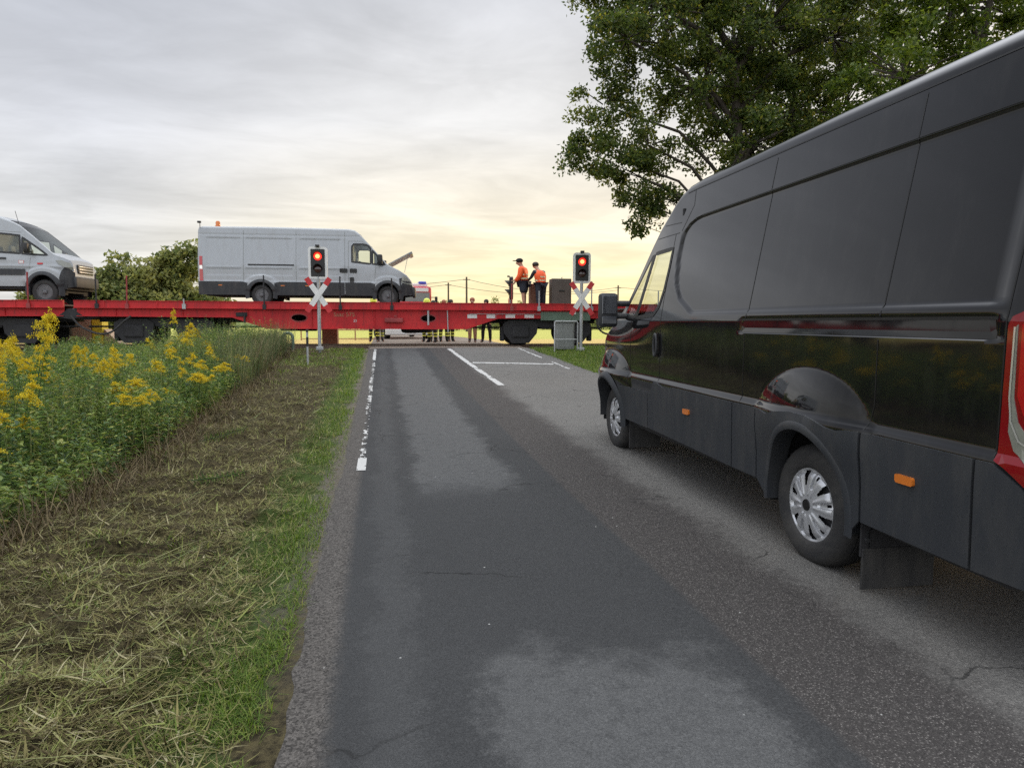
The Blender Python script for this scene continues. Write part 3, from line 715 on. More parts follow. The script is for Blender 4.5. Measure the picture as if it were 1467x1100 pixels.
# --- the black van waiting at the crossing
BV = thing('parked_van', 'glossy black high-roof panel van waiting in the right lane beside the camera', 'van', (3.400, 3.365, 0), RAD(-1.45))
pf_z = [1.40, 1.487, 1.61, 1.745, 2.0, 2.18, 2.25, 2.28, 2.4]; pf_s = [1.40, 1.70, 1.97, 2.10, 2.17, 2.14, 2.02, 1.88, 1.7]
def bdisp(s, z):
    s = np.asarray(s, float); z = np.asarray(z, float)
    d = -.013 * sst(1.470, 1.492, z) * sst(2.285, 2.262, z) * sst(-1.18, -1.155, s) * sst(0, .022, np.interp(z, pf_z, pf_s) - s)
    for sc, zc, rx, rz, a in ((.03, .76, .58, .39, .070), (3.62, .70, .70, .42, .080)):
        q = np.maximum(0, 1 - ((s - sc) / rx) ** 2 - ((z - zc) / rz) ** 2); d = d + a * q * sst(0, .10, q) * sst(.45, .88, z)
    d = d + .020 * (1 - sst(.862, .908, z))
    d = d - .010 * sst(1.335, 1.343, z) * sst(1.437, 1.429, z) * sst(-1.175, -1.165, s) * sst(.845, .835, s)
    return d
BZ = [(-1.47, 2.56), (-1.44, 2.60), (-1.36, 2.625), (0, 2.635), (2.0, 2.63), (2.22, 2.615), (2.36, 2.575), (2.47, 2.51), (2.70, 2.33), (2.95, 2.07), (3.25, 1.76), (3.50, 1.50), (3.62, 1.42), (3.9, 1.27), (4.15, 1.12), (4.30, 1.00), (4.40, .84), (4.45, .62), (4.46, .46)]
bs = Shell(-1.47, 4.46, BZ, .42, 1.0, 1.42, .185, (2.4, 3.6, 3.75), bdisp, [(.01, .36, .43, .50), (3.57, .375, .43, .50)], r=.10)
bwin = [(2.93, 1.45), (2.47, 1.475), (2.37, 1.55), (2.32, 1.70), (2.30, 1.9), (2.30, 2.06), (2.71, 2.055)]
bq = [(2.99, 1.46), (3.36, 1.46), (3.30, 1.58), (2.80, 2.035), (2.775, 2.04)]
bs.build(BV, M['black_paint'], M['glass_dark'], .03, .0125, [bwin, bq], (2.62, 3.50))
for side in (-1, 1):
    f = bs.fm(side); fl = side < 0
    for poly in (bwin, bq): patch(MB(), f, poly, -.010, 0, res=.08, flip=fl).build('side_window', M['glass'], BV)
    for poly in (bwin, bq): strip(MB(), f, poly, .040, .004, closed=True).build('window_frame', M['gasket'], BV)
    strip(MB(), f, [(2.98, 1.45), (2.755, 2.05)], .05, .005).build('quarter_pillar', M['gasket'], BV)
    # panel gaps
    mb = MB()
    for pts in ([(.78, 2.50), (.78, .86)], [(-.51, 2.50), (-.51, 1.0), (-.475, .87)], [(2.30, 2.19), (2.285, 1.62), (2.265, 1.40), (2.265, .88)], [(2.22, 2.19), (2.74, 2.195)], [(3.06, 1.40), (3.02, .78)], [(-1.215, 2.4), (-1.21, 1.45), (-1.205, .88)],
                [(2.05, 2.535), (2.02, 2.40), (2.18, 2.2)], [(2.22, 2.28), (2.60, 2.30)]):
        strip(MB(), f, pts, .007, .0015, .02).build('panel_gap', M['gasket'], BV)
    mb = MB(); strip(mb, f, [(-1.4, 2.521), (2.02, 2.535), (2.2, 2.53)], .009, .003, .05); mb.build('roof_drip', M['gasket'], BV)
    mb = MB(); strip(mb, f, [(-1.17, 2.276), (1.80, 2.276), (1.93, 2.266), (2.04, 2.235), (2.11, 2.18), (2.145, 2.08)], .024, .0015, .02); mb.build('panel_shadow_strip', M['gasket'], BV)  # dark strip painting the shadow under the recessed panel's upper ledge
    mb = MB(); patch(mb, f, [(-1.165, 1.340), (.835, 1.340), (.835, 1.430), (-1.165, 1.430)], .003, .0, res=.06, flip=fl); mb.build('sliding_door_rail', M['black_paint'], BV)
    mb = MB(); strip(mb, f, [(-1.165, 1.424), (.835, 1.424)], .014, .005); mb.build('rail_edge', M['gasket'], BV)
    # grey plastic along the bottom
    arch = ell(.01, .36, .385, .447, -8, 188, 26); farch = ell(3.57, .375, .385, .43, 4, 180, 26)
    for nm, poly in (('door_cladding', [(2.475, .42), (3.14, .42), (3.14, .52), (3.17, .66), (3.23, .757), (2.475, .757)]),
                     ('side_cladding', [(.865, .40), (2.462, .425), (2.462, .757), (2.40, .760), (2.335, .868), (2.30, .872), (2.10, .832), (1.93, .853), (.865, .853)]),
                     ('side_cladding', [(.535, .40), (.852, .40), (.852, .853), (.535, .853)]),
                     ('arch_cladding', [(.522, .40), (.522, .853), (.46, .855), (.36, .842), (.25, .872), (.10, .890), (-.05, .888), (-.15, .872), (-.24, .848), (-.30, .842), (-.38, .855), (-.462, .857), (-.462, .40)] + arch[::-1]),
                     ('rear_cladding', [(-.478, .40), (-.478, .857), (-1.128, .857), (-1.128, .40)]),
                     ('bumper_corner', [(-1.142, .40), (-1.142, .857), (-1.215, .857), (-1.345, .79), (-1.44, .70), (-1.46, .66), (-1.46, .44), (-1.43, .41)]),
                     ('front_bumper_side', [(4.02, .36), (4.02, .55), (4.0, .72), (4.12, .78), (4.3, .70), (4.43, .55), (4.43, .40)])):
        patch(MB(), f, poly, .012, .012, res=.06, flip=fl).build(nm, M['clad'], BV, True, 30)
    mb = MB(); arch_band(mb, f, side, .01, .36, .375, .437, .425, .485, .013, .020, -8, 188); mb.build('wheel_arch', M['clad'], BV, True); mb = MB(); arch_band(mb, f, side, 3.57, .375, .375, .43, .46, .50, .010, .036, -4, 186); mb.build('wheel_arch', M['clad'], BV, True)
    mb = MB(); well(mb, side, .01, .36, .43, .50, .97, .5); mb.build('wheel_well', M['under'], BV, True); mb = MB(); well(mb, side, 3.57, .375, .43, .50, .97, .5); mb.build('wheel_well', M['under'], BV, True)
    # lamps
    for sc in (-.776, 1.60): patch(MB(), f, rrect(sc - .055, .668, sc + .055, .708, .012), .026, .015, res=.03, flip=fl).build('side_marker_lamp', M['amber'], BV)
    tl = patch(MB(), f, [(-1.222, .87), (-1.228, 1.395), (-1.243, 1.43), (-1.285, 1.448), (-1.467, 1.46), (-1.467, .735), (-1.36, .795), (-1.27, .85)], .012, .02, res=.03, flip=fl).build('tail_lamp', M['red_lens'], BV)
    patch(MB(), f, [(-1.262, .99), (-1.262, 1.385), (-1.272, 1.40), (-1.276, 1.12), (-1.30, 1.03), (-1.36, .96), (-1.46, .93), (-1.46, .83), (-1.37, .87), (-1.29, .92)], .015, .004, res=.03, flip=fl).build('lamp_lens', M['clear_lens'], tl)
    patch(MB(), f, [(-1.290, 1.13), (-1.290, 1.40), (-1.46, 1.41), (-1.46, .97), (-1.37, 1.0), (-1.32, 1.06)], .015, .004, res=.03, flip=fl).build('lamp_lens', M['red_bright'], tl)
    strip(MB(), f, [(-1.262, 1.39), (-1.260, 1.12), (-1.272, 1.03), (-1.31, .96), (-1.40, .92)], .008, .018).build('lamp_edge', M['chrome'], tl)
    # door handle: an upright loop in a dish
    hb = MB(); patch(hb, f, rrect(2.285, 1.09, 2.385, 1.315, .045), .003, .0, res=.03, flip=fl); hb.build('handle_dish', M['gasket'], BV)
    hb = MB(); hb.tube([f(2.335 + .034 * math.cos(RAD(a)), 1.20 + .098 * math.sin(RAD(a)), .022) for a in range(0, 361, 15)], .012, 8, False); hb.build('door_handle', M['dark_clad'], BV, True)
    # mirror
    mr = MB(); mr.cbox((side * 1.165, 3.29, 1.53), (.20, .10, .35), .035); mr.tube([(side * .93, 3.30, 1.47), (side * 1.08, 3.31, 1.47)], .03); mr.tube([(side * .93, 3.30, 1.60), (side * 1.08, 3.31, 1.60)], .03)
    mo = mr.build('wing_mirror', M['dark_clad'], BV, True, 35)
    g = MB(); g.cbox((side * 1.165, 3.237, 1.585), (.155, .012, .19), .004); g.cbox((side * 1.165, 3.237, 1.425), (.155, .012, .075), .004); g.build('mirror_glass', mat('mirror_glass', (.16, .17, .19), .12, metal=.9), mo)
    wheel(BV, (side * .87, .025, .352), side); wheel(BV, (side * .87, 3.57, .372), side)
    # mud flaps
    mb = MB(); mb.cbox((side * .775, -.455, .145), (.42, .014, .215), .004); mb.build('mud_flap', M['rubber'], BV)
    mb = MB(); mb.box((side * .965, -.447, .34), (.05, .012, .26)); mb.box((side * .80, -.447, .30), (.30, .012, .10)); mb.tube([(side * .965, -.45, .47), (side * .965, -.47, .47)], .012); mb.tube([(side * .965, -.45, .30), (side * .965, -.47, .30)], .012); mb.build('flap_bracket', M['under'], BV)
    mb = MB(); mb.cbox((side * .80, 3.11, .26), (.34, .016, .30), .004); mb.build('mud_flap', M['rubber'], BV)
mb = MB(); mb.cbox((0, 1.5, .42), (1.86, 5.5, .16), .03); mb.cbox((0, .0, .33), (1.4, .14, .16), .03); mb.cbox((.2, 2.0, .31), (.5, 1.2, .14), .04); mb.tube([(-.3, -1.3, .30), (-.3, 2.0, .30)], .05); mb.build('underbody', M['under'], BV)
mb = MB(); mb.cbox((0, -1.50, .60), (1.9, .12, .40), .04); mb.build('rear_bumper', M['clad'], BV, True)
mb = MB(); mb.box((0, 2.22, 1.45), (1.66, .03, 1.9)); mb.cbox((0, 3.25, 1.24), (1.7, .5, .30), .06); mb.box((0, 3.0, .7), (1.8, 1.7, .06))
for x in (-.45, .12, .55): mb.cbox((x, 2.50, 1.18), (.46, .16, .75), .05); mb.cbox((x, 2.50, 1.66), (.26, .11, .22), .04); mb.cbox((x, 2.75, .92), (.48, .55, .14), .04)
mb.tube([(-.45 + .19 * math.cos(RAD(a)), 3.02 - .08 * math.sin(RAD(a)), 1.30 + .17 * math.sin(RAD(a))) for a in range(0, 361, 20)], .015, 6, False)
mb.build('cab_interior', M['interior'], BV, True, 35)
both(lambda m_, s_: patch(m_, bs.fm(s_), [(3.98, .84), (4.05, 1.04), (4.20, 1.02), (4.36, .86), (4.36, .78), (4.1, .80)], .012, .02, res=.05, flip=s_ < 0), 'headlamp', M['clear_lens'], BV, True)

# --- vans carried on the wagons: local +Y runs along the train
DECK = RZ0 + 1.325
VROT = TANG - math.pi / 2
def on_train(s, y, z): p = trk(s, y); return (p[0], p[1], z)
WV = thing('white_van', 'long white panel van on the red wagon with raised bonnet and amber beacon', 'van', on_train(7.92, 1.45, DECK), VROT)
def wdisp(s, z):
    s = np.asarray(s, float); z = np.asarray(z, float); d = 0 * s * z
    for a, b in ((-1.75, -.62), (-.5, 1.02), (1.25, 2.62)):
        d = d - .016 * sst(1.30, 1.33, z) * sst(2.26, 2.23, z) * sst(a, a + .03, s) * sst(b, b - .03, s)
        d = d - .010 * sst(1.0, 1.02, z) * sst(1.24, 1.22, z) * sst(a, a + .03, s) * sst(b, b - .03, s)
    d = d + .018 * (1 - sst(.80, .84, z))
    for sc in (0, 4.17): d = d + .03 * sst(0, .3, 1 - ((s - sc) / .56) ** 2 - ((z - .70) / .36) ** 2) * (z > .5)
    return d - .012 * np.exp(-((z - 2.36) / .02) ** 2)
WZ = [(-2.02, 2.50), (-1.98, 2.58), (-1.85, 2.615), (0, 2.635), (2.85, 2.615), (3.06, 2.58), (3.22, 2.46), (3.6, 2.05), (3.95, 1.66), (4.12, 1.47), (4.22, 1.40), (4.55, 1.24), (4.80, 1.08), (4.95, .90), (5.02, .66), (5.03, .42)]
wsh = Shell(-2.02, 5.03, WZ, .40, 1.0, 1.35, .13, (3.0, 4.1, 4.45), wdisp, [(0, .36, .43, .49), (4.17, .36, .43, .49)], r=.09)
ww = [(2.98, 1.50), (2.98, 2.02), (3.04, 2.10), (3.36, 2.10), (3.52, 2.05), (3.60, 1.96), (3.60, 1.44)]
wq = [(3.66, 1.44), (3.66, 1.90), (3.95, 1.58), (4.08, 1.43), (4.0, 1.41)]
wsh.build(WV, M['white_paint'], M['glass_dark'], .05, .025, [ww, wq], (3.25, 4.12))
for side in (-1, 1):
    f = wsh.fm(side); fl = side < 0
    for poly in (ww, wq):
        patch(MB(), f, poly, -.012, 0, res=.1, flip=fl).build('side_window', M['glass'], WV); strip(MB(), f, poly, .06, .004, closed=True).build('window_frame', M['gasket'], WV)
    mb = MB()
    for pts in ([(-.56, 2.5), (-.56, .82)], [(1.14, 2.5), (1.14, .82)], [(2.74, 2.5), (2.74, .5)], [(2.86, 2.2), (2.86, .5)], [(3.78, 1.40), (3.72, .85)], [(2.86, 2.2), (3.3, 2.2), (3.66, 2.0)], [(-1.9, 2.36), (3.0, 2.36)]): strip(MB(), f, pts, .014, .002, .05).build('panel_gap', M['box_grey'], WV)
    if side > 0: strip(MB(), f, [(-.42, 1.36), (1.08, 1.36)], .05, .006).build('sliding_door_rail', M['gasket'], WV)
    ar, fa = ell(0, .36, .39, .44, -6, 186, 22), ell(4.17, .36, .39, .44, -6, 186, 22)
    for poly in ([(-2.0, .36), (-2.0, .80), (-.60, .80), (-.44, .76), (-.42, .36)], [(.42, .36), (.44, .76), (.6, .80), (2.72, .80), (2.72, .36)], [(2.75, .36), (2.75, .80), (3.6, .80), (3.74, .76), (3.76, .36)], [(4.60, .36), (4.58, .70), (4.55, .95), (4.75, 1.0), (4.95, .86), (5.0, .7), (5.0, .42)]):
        patch(MB(), f, poly, .014, .014, res=.1, flip=fl).build('side_cladding', M['dark_clad'], WV)
    for sc in (0, 4.17): mb = MB(); arch_band(mb, f, side, sc, .36, .38, .43, .52, .53, .012, .03); mb.build('wheel_arch', M['dark_clad'], WV, True)
    for sc in (0, 4.17): mb = MB(); well(mb, side, sc, .36, .43, .49, .97, .5); mb.build('wheel_well', M['under'], WV, True)
    for a, b in ((2.57, 2.83), (2.90, 3.14)): patch(MB(), f, rrect(a, 1.13, b, 1.27, .03), .02, .02, res=.05, flip=fl).build('door_handle', M['gasket'], WV)
    patch(MB(), f, rrect(2.90, .80, 3.04, .98, .03), .022, .02, res=.05, flip=fl).build('step_trim', M['gasket'], WV)
    patch(MB(), f, [(-1.95, .82), (-1.95, 1.62), (-1.86, 1.62), (-1.84, .82)], .012, .02, res=.06, flip=fl).build('tail_lamp', M['red_bright'], WV)
    strip(MB(), f, [(-1.9, 1.20), (-1.9, 1.32)], .09, .016).build('lamp_lens', M['chrome'], WV)
    for sc in (-1.3, .7, 1.5): patch(MB(), f, rrect(sc - .06, .66, sc + .06, .69, .01), .022, .01, res=.05, flip=fl).build('side_marker_lamp', M['amber'], WV)
    mr = MB(); mr.cbox((side * 1.12, 3.92, 1.58), (.16, .18, .34), .05); mr.tube([(side * .93, 3.98, 1.5), (side * 1.1, 3.95, 1.5)], .03); mr.build('wing_mirror', M['gasket'], WV, True, 35)
    for s_ in (0, 4.17): wheel(WV, (side * .87, s_, .355), side, cap=False)
    patch(MB(), f, [(4.62, .82), (4.66, 1.02), (4.80, 1.0), (4.97, .84), (4.97, .74)], .018, .02, res=.06, flip=fl).build('headlamp', M['clear_lens'], WV)
mb = MB(); mb.cbox((0, 1.4, .42), (1.8, 6.4, .18), .03); mb.build('underbody', M['under'], WV)
mb = MB(); mb.box((0, 2.9, 1.4), (1.7, .03, 1.9)); mb.cbox((0, 3.9, 1.2), (1.7, .5, .3), .06)
for x in (-.5, .5): mb.cbox((x, 3.1, 1.1), (.46, .14, .7), .05); mb.cbox((x, 3.1, 1.55), (.26, .1, .2), .04)
mb.build('cab_interior', M['box_grey'], WV, True, 35)
mb = MB(); mb.cbox((0, 5.03, .52), (1.5, .12, .34), .05); mb.build('front_bumper', M['dark_clad'], WV, True)
mb = MB(); A_ = Vector((0, 4.17, 1.46)); B_ = Vector((0, 4.98, 1.90)); d_ = B_ - A_
mb.box(A_ + d_ * .5, (1.42, d_.length, .028), M4=Matrix.Rotation(math.atan2(d_.z, d_.y), 3, 'X')); mb.box(A_ + d_ * .95 + Vector((0, 0, -.03)), (1.3, .12, .07), M4=Matrix.Rotation(math.atan2(d_.z, d_.y), 3, 'X'))
mb.tube([(.5, 4.85, 1.82), (.52, 4.72, 1.2)], .008, 5); o = mb.build('bonnet', M['white_paint'], WV); o['label'] = 'raised bonnet lid'
mb = MB(); mb.lathe([(.10, 0), (.10, .03), (.07, .04), (.075, .14), (.05, .19), (.001, .20)], 20, 'z', (.55, -1.45, 2.63)); o = mb.build('beacon', M['amber'], WV, True)
mb = MB(); mb.tube([(.86, -1.93, 2.55), (.86, -1.93, 2.72)], .012); mb.cbox((.86, -1.95, 2.74), (.08, .12, .07), .02); mb.build('rear_camera', M['gasket'], WV)

SV = thing('white_van', 'white van with black front bumper on the wagon at the left edge', 'van', on_train(1.17 - 3.66, 1.45, DECK), VROT)
def sdisp(s, z):
    s = np.asarray(s, float); z = np.asarray(z, float); d = 0 * s * z
    for sc in (0, 3.66): d = d + .05 * sst(0, .35, 1 - ((s - sc) / .66) ** 2 - ((z - .80) / .42) ** 2) * (z > .6)
    return d + .02 * np.exp(-((z - 1.22) / .05) ** 2) - .012 * sst(1.5, 1.53, z) * sst(2.3, 2.27, z) * (s < 1.5)
SZ = [(-1.6, 2.72), (-1.5, 2.80), (0, 2.84), (2.1, 2.84), (2.35, 2.80), (2.62, 2.70), (2.95, 2.52), (3.3, 2.22), (3.7, 1.87), (3.98, 1.66), (4.08, 1.61), (4.35, 1.53), (4.55, 1.44), (4.62, 1.30), (4.66, .95), (4.67, .60)]
nz_ = lambda P: [(a if a < 3.66 else 3.66 + (a - 3.66) * .80, b) for a, b in P]
SZ = nz_(SZ)
ssh = Shell(-1.6, SZ[-1][0], SZ, .58, 1.0, 1.40, .15, (2.4, 4.0, 3.85), sdisp, [(0, .42, .47, .56), (3.66, .42, .47, .56)], r=.10)
sw = [(2.30, 1.66), (2.30, 2.26), (2.95, 2.20), (2.98, 1.62)]
sq = [(3.04, 1.61), (3.03, 2.14), (3.50, 1.80), (3.78, 1.58)]
ssh.build(SV, M['white_paint'], M['glass_dark'], .05, .025, [sw, sq], (2.66, 3.93))
for side in (-1, 1):
    f = ssh.fm(side); fl = side < 0
    for poly in (sw, sq):
        patch(MB(), f, poly, -.012, 0, res=.1, flip=fl).build('side_window', M['glass_dark'], SV); strip(MB(), f, poly, .06, .004, closed=True).build('window_frame', M['gasket'], SV)
    mb = MB()
    for pts in ([(2.2, 2.6), (2.2, .9)], [(3.30, 1.52), (3.22, .9)], [(2.2, 2.34), (3.0, 2.30)], [(1.0, 2.7), (1.0, .8)]): strip(MB(), f, pts, .014, .002, .05).build('panel_gap', M['box_grey'], SV)
    patch(MB(), f, [(.5, .93), (.5, 1.13), (3.12, 1.13), (3.15, .93)], .022, .02, res=.1, flip=fl).build('rub_strip', M['dark_clad'], SV)
    for sc in (0, 3.66): mb = MB(); arch_band(mb, f, side, sc, .42, .43, .52, .57, .64, .012, .05); mb.build('wheel_arch', M['dark_clad'], SV, True)
    for sc in (0, 3.66): mb = MB(); well(mb, side, sc, .42, .47, .56, .97, .5); mb.build('wheel_well', M['under'], SV, True)
    patch(MB(), f, nz_([(4.24, .52), (4.25, .85), (4.30, 1.08), (4.40, 1.20), (4.5, 1.18), (4.66, 1.05), (4.66, .58)]), .016, .02, res=.08, flip=fl).build('bumper_corner', M['dark_clad'], SV)
    patch(MB(), f, nz_([(4.22, 1.30), (4.12, 1.42), (4.30, 1.43), (4.52, 1.36), (4.63, 1.22), (4.60, 1.12), (4.42, 1.20)]), .014, .02, res=.06, flip=fl).build('headlamp', M['clear_lens'], SV)
    mr = MB(); mr.cbox((side * 1.14, 3.28, 1.78), (.18, .14, .34), .05); mr.tube([(side * .93, 3.3, 1.68), (side * 1.1, 3.3, 1.68)], .03); mr.build('wing_mirror', M['gasket'], SV, True, 35)
    patch(MB(), f, rrect(2.34, 1.43, 2.58, 1.49, .02), .03, .02, res=.05, flip=fl).build('door_handle', M['gasket'], SV)
    for s_ in (0, 3.66): wheel(SV, (side * .87, s_, .40), side, R=.40, w=.24, cap=False)
    patch(MB(), f, rrect(2.94, 1.30, 3.10, 1.40, .01), .005, .003, res=.05, flip=fl).build('door_badge', M['sig_red'], SV)
    patch(MB(), f, rrect(2.95, 1.31, 3.09, 1.39, .008), .007, .003, res=.05, flip=fl).build('door_badge', M['sig_white'], SV)
    patch(MB(), f, rrect(3.50, 1.28, 3.66, 1.33, .01), .02, .02, res=.05, flip=fl).build('side_marker_lamp', M['sig_red'], SV)
mb = MB(); mb.cbox((0, 1.5, .58), (1.8, 5.6, .2), .03); mb.box((0, 4.05, .42), (1.3, .2, .06)); mb.tube([(-.8, 3.66, .40), (.8, 3.66, .40)], .07); mb.tube([(-.8, 0, .40), (.8, 0, .40)], .07); mb.build('underbody', M['under'], SV)
mb = MB(); mb.cbox((0, 4.475, .74), (1.5, .12, .36), .05); mb.build('front_bumper', M['dark_clad'], SV, True)
mb = MB(); mb.cbox((0, 4.455, 1.17), (1.0, .06, .30), .02); g = mb.build('grille', M['gasket'], SV, True)
mb = MB(); [mb.cbox((0, 4.495, 1.08 + .09 * k), (.94, .03, .03), .008) for k in range(3)]; mb.build('grille_bar', M['silver'], g, True)
mb = MB(); mb.box((0, 2.25, 1.5), (1.7, .03, 1.9)); mb.cbox((0, 3.6, 1.35), (1.7, .5, .3), .06)
for x in (-.5, .5): mb.cbox((x, 2.5, 1.3), (.46, .14, .7), .05); mb.cbox((x, 2.5, 1.8), (.26, .1, .2), .04)
mb.build('cab_interior', M['box_grey'], SV, True, 35)
mb = MB(); mb.tube([(.5, 2.75, 2.62), (.5, 2.66, 3.02)], .008, 5); mb.build('antenna', M['gasket'], SV)

# ------------------------------------------------------------------ flat wagons
def text_mesh(name, body, size, m, parent, M4):
    cu = bpy.data.curves.new(name, 'FONT'); cu.body = body; cu.size = size; cu.extrude = .002
    o = bpy.data.objects.new('tmp', cu); COL.objects.link(o); bpy.context.view_layer.update()
    me = bpy.data.meshes.new_from_object(o.evaluated_get(bpy.context.evaluated_depsgraph_get())); bpy.data.objects.remove(o)
    me.transform(M4); me.materials.clear(); me.name = name
    return link(name, me, m, parent)
def on_side(s, y, z): return Matrix(((1, 0, 0, s), (0, 0, -1, y), (0, 1, 0, z), (0, 0, 0, 1)))   # text upright on the near side

def bogie(w, sc, n_axle=2):
    """two axles in a dark frame; local to the wagon root"""
    half = .95; fr = MB()
    for y in (.42, 2.48):
        fr.prism([(sc - half - .55, .80), (sc - half - .45, .55), (sc - half + .35, .56), (sc - .35, .64), (sc + .35, .64), (sc + half - .35, .56), (sc + half + .45, .55), (sc + half + .55, .80), (sc + .4, .92), (sc - .4, .92)], lambda a, b, d, y=y: (a, y + d, b), -.05, .05)
    for s in (sc - half, sc + half): fr.prism([(s - .62, .74), (s - .58, .42), (s - .30, .08), (s + .30, .08), (s + .58, .42), (s + .62, .74), (s + .4, .88), (s - .4, .88)], lambda a, b, d: (a, d, b), .30, .44)
    fr.cbox((sc, 1.45, .72), (.5, 2.1, .3), .04)
    for s in (sc - half, sc + half):
        for y in (.34, 2.56): fr.cbox((s, y, .48), (.62, .18, .44), .06)
        fr.tube([(s - .22, .36, .42), (s - .22, .36, .66)], .06); fr.tube([(s + .22, .36, .42), (s + .22, .36, .66)], .06)
    fr.cbox((sc - half - .62, .6, .40), (.14, .3, .5), .03); fr.cbox((sc + half + .62, .6, .40), (.14, .3, .5), .03)
    b = fr.build('bogie', M['under'], w)
    for s in (sc - half, sc + half):
        wh = MB()
        for y, g in ((.70, 1), (2.20, -1)): wh.lathe([(.06, -.10), (.10, -.03), (.38, -.03), (.42, .0), (.46, .03), (.49, .09), (.49, .12), (.10, .12)], 36, 'y', (s, y if g > 0 else y, .46)) if g > 0 else wh.lathe([(.10, -.12), (.49, -.12), (.49, -.09), (.46, -.03), (.42, 0), (.38, .03), (.10, .03), (.06, .10)], 36, 'y', (s, y, .46))
        wh.tube([(s, .4, .46), (s, 2.5, .46)], .07); wh.build('wheelset', M['under'], b, True)
    return b

def wagon(label, s0, s1, deep, bogies, posts, holes=(), stripes=None, detail=True):
    w = thing('flat_wagon', label, 'wagon', (TA[0], TA[1], RZ0), TANG, 'red flat wagons on the crossing')
    L = s1 - s0; lip = MB()
    for y, d in ((.0, 1), (2.90, -1)):
        ym = y + d * .045
        lip.box(((s0 + s1) / 2, ym, 1.335), (L, .09, .21)); lip.box(((s0 + s1) / 2, y + d * .035, 1.448), (L, .13, .018)); lip.box(((s0 + s1) / 2, y + d * .028, 1.222), (L, .14, .022))
        k = s0 + .9
        while k < s1: lip.box((k, y - d * .006, 1.335), (.05, .02, .19)); k += 1.62 + .3 * math.sin(k * 3)
    lip.build('side_rail', M['red'], w)
    a, b = deep; prof = [(s0 + .03, 1.208), (s0 + .03, .95), (a - 1.1, .93), (a, .56), (b, .56), (b + 1.1, .93), (s1 - .03, .95), (s1 - .03, 1.208)]
    hl = [ell(s, .93 if a < s < b else 1.0, .26, .125) for s in holes]
    for y, nm in ((.13, 'side_sill'), (2.77, 'side_sill')):
        mb = MB(); patch(mb, lambda p, q, o, y=y: (p, y - o, q), prof, .01, .03, hl, res=.6, back=True)
        for (p, q), (r, t) in zip(prof[1:-1], prof[2:-1]): mb.add([(p, y - .07, q), (r, y - .07, t), (r, y + .06, t), (p, y + .06, q), (p, y - .07, q + .02), (r, y - .07, t + .02), (r, y + .06, t + .02), (p, y + .06, q + .02)], [(0, 1, 2, 3), (4, 5, 6, 7), (0, 1, 5, 4), (3, 2, 6, 7)])
        k = s0 + 1.2
        while k < s1 - .4:
            if all(abs(k - h) > .35 for h in holes): zb = float(np.interp(k, [p[0] for p in prof[1:7]], [p[1] for p in prof[1:7]])); mb.box((k, y - .025, (1.2 + zb) / 2), (.02, .045, 1.2 - zb - .03))
            k += 2.05
        mb.build(nm, M['red'], w)
    for h in hl: strip(MB(), lambda p, q, o: (p, .115 - o, q), h, .035, .004, closed=True).build('opening_rim', M['red_dark'], w)
    mb = MB(); mb.box(((s0 + s1) / 2, 1.45, 1.300), (L - .1, 2.66, .05)); mb.build('wagon_floor', M['deck'], w)
    mb = MB(); mb.box(((s0 + s1) / 2, 1.45, 1.0), (L - .4, .5, .46))
    k = s0 + .6
    while k < s1: mb.box((k, 1.45, 1.12), (.10, 2.5, .26)); k += 1.4
    mb.cbox(((s0 + s1) / 2 + 2, 1.3, .60), (1.0, .5, .36), .1); mb.tube([((s0 + s1) / 2 - 2.6, 1.1, .7), ((s0 + s1) / 2 - 1.4, 1.1, .7)], .22, 14); mb.tube([(s0, .9, .62), (s1, .9, .62)], .03)
    mb.build('underframe', M['under'], w)
    for sc in bogies: bogie(w, sc)
    for (s, h, lean, mm) in posts:
        mb = MB(); mb.tube([(s, -.035, 1.20), (s + lean, -.035, 1.33 + h)], .024, 8); mb.box((s, -.03, 1.28), (.11, .05, .16)); mb.build('stanchion', M[mm], w)
    return w
w2 = wagon('long red flat wagon across the road carrying the white van with raised bonnet', 2.25, 19.72, (8.15, 14.75), (4.85, 17.6),
           [(3.86, .92, .03, 'red_dark'), (5.60, .20, 0, 'galv'), (8.11, .98, 0, 'under'), (10.55, .97, 0, 'under'), (12.24, .93, 0, 'under'), (16.3, .80, 0, 'red_dark'), (17.25, .55, 0, 'galv'), (2.95, .95, 0, 'under'), (19.1, .9, 0, 'steel')], (9.18, 13.45))
# white flash of paint and lettering on the sill
for k in range(5): MB().box((14.95 + .66 * k, .112, 1.005), (.33, .012, .13)).build('white_stripe', M['sig_white'], w2)
for k in range(4): MB().box((15.28 + .66 * k, .113, 1.005), (.33, .011, .13)).build('red_stripe', M['red'], w2)
mb = MB(); mb.box((16.35, .085, 1.085), (3.0, .05, .014)); mb.build('stripe_ledge', M['galv'], w2)
mb = MB(); mb.cbox((18.2, .05, 1.02), (1.75, .05, .30), .01); mb.box((17.38, .02, 1.02), (.03, .03, .28)); mb.build('end_plate', M['green_grey'], w2)
mb = MB(); mb.cbox((18.45, .01, 1.14), (.22, .02, .12), .005); mb.build('wagon_tag', M['sig_white'], w2)
text_mesh('wagon_lettering', 'Saac 575', .20, M['tan_cloth'], w2, on_side(10.30, .115, .98)); text_mesh('wagon_lettering', '25', .12, M['sig_white'], w2, on_side(10.95, .115, .80))
mb = MB(); mb.cbox((12.3, .05, .86), (.62, .12, .16), .03); mb.box((12.35, -.01, 1.0), (.10, .02, .05)); mb.build('tool_box', M['red_dark'], w2)
mb = MB(); mb.cbox((7.35, .10, 1.03), (.36, .05, .14), .02); mb.box((7.45, .07, .9), (.05, .05, .3)); mb.build('lashing_bracket', M['under'], w2)
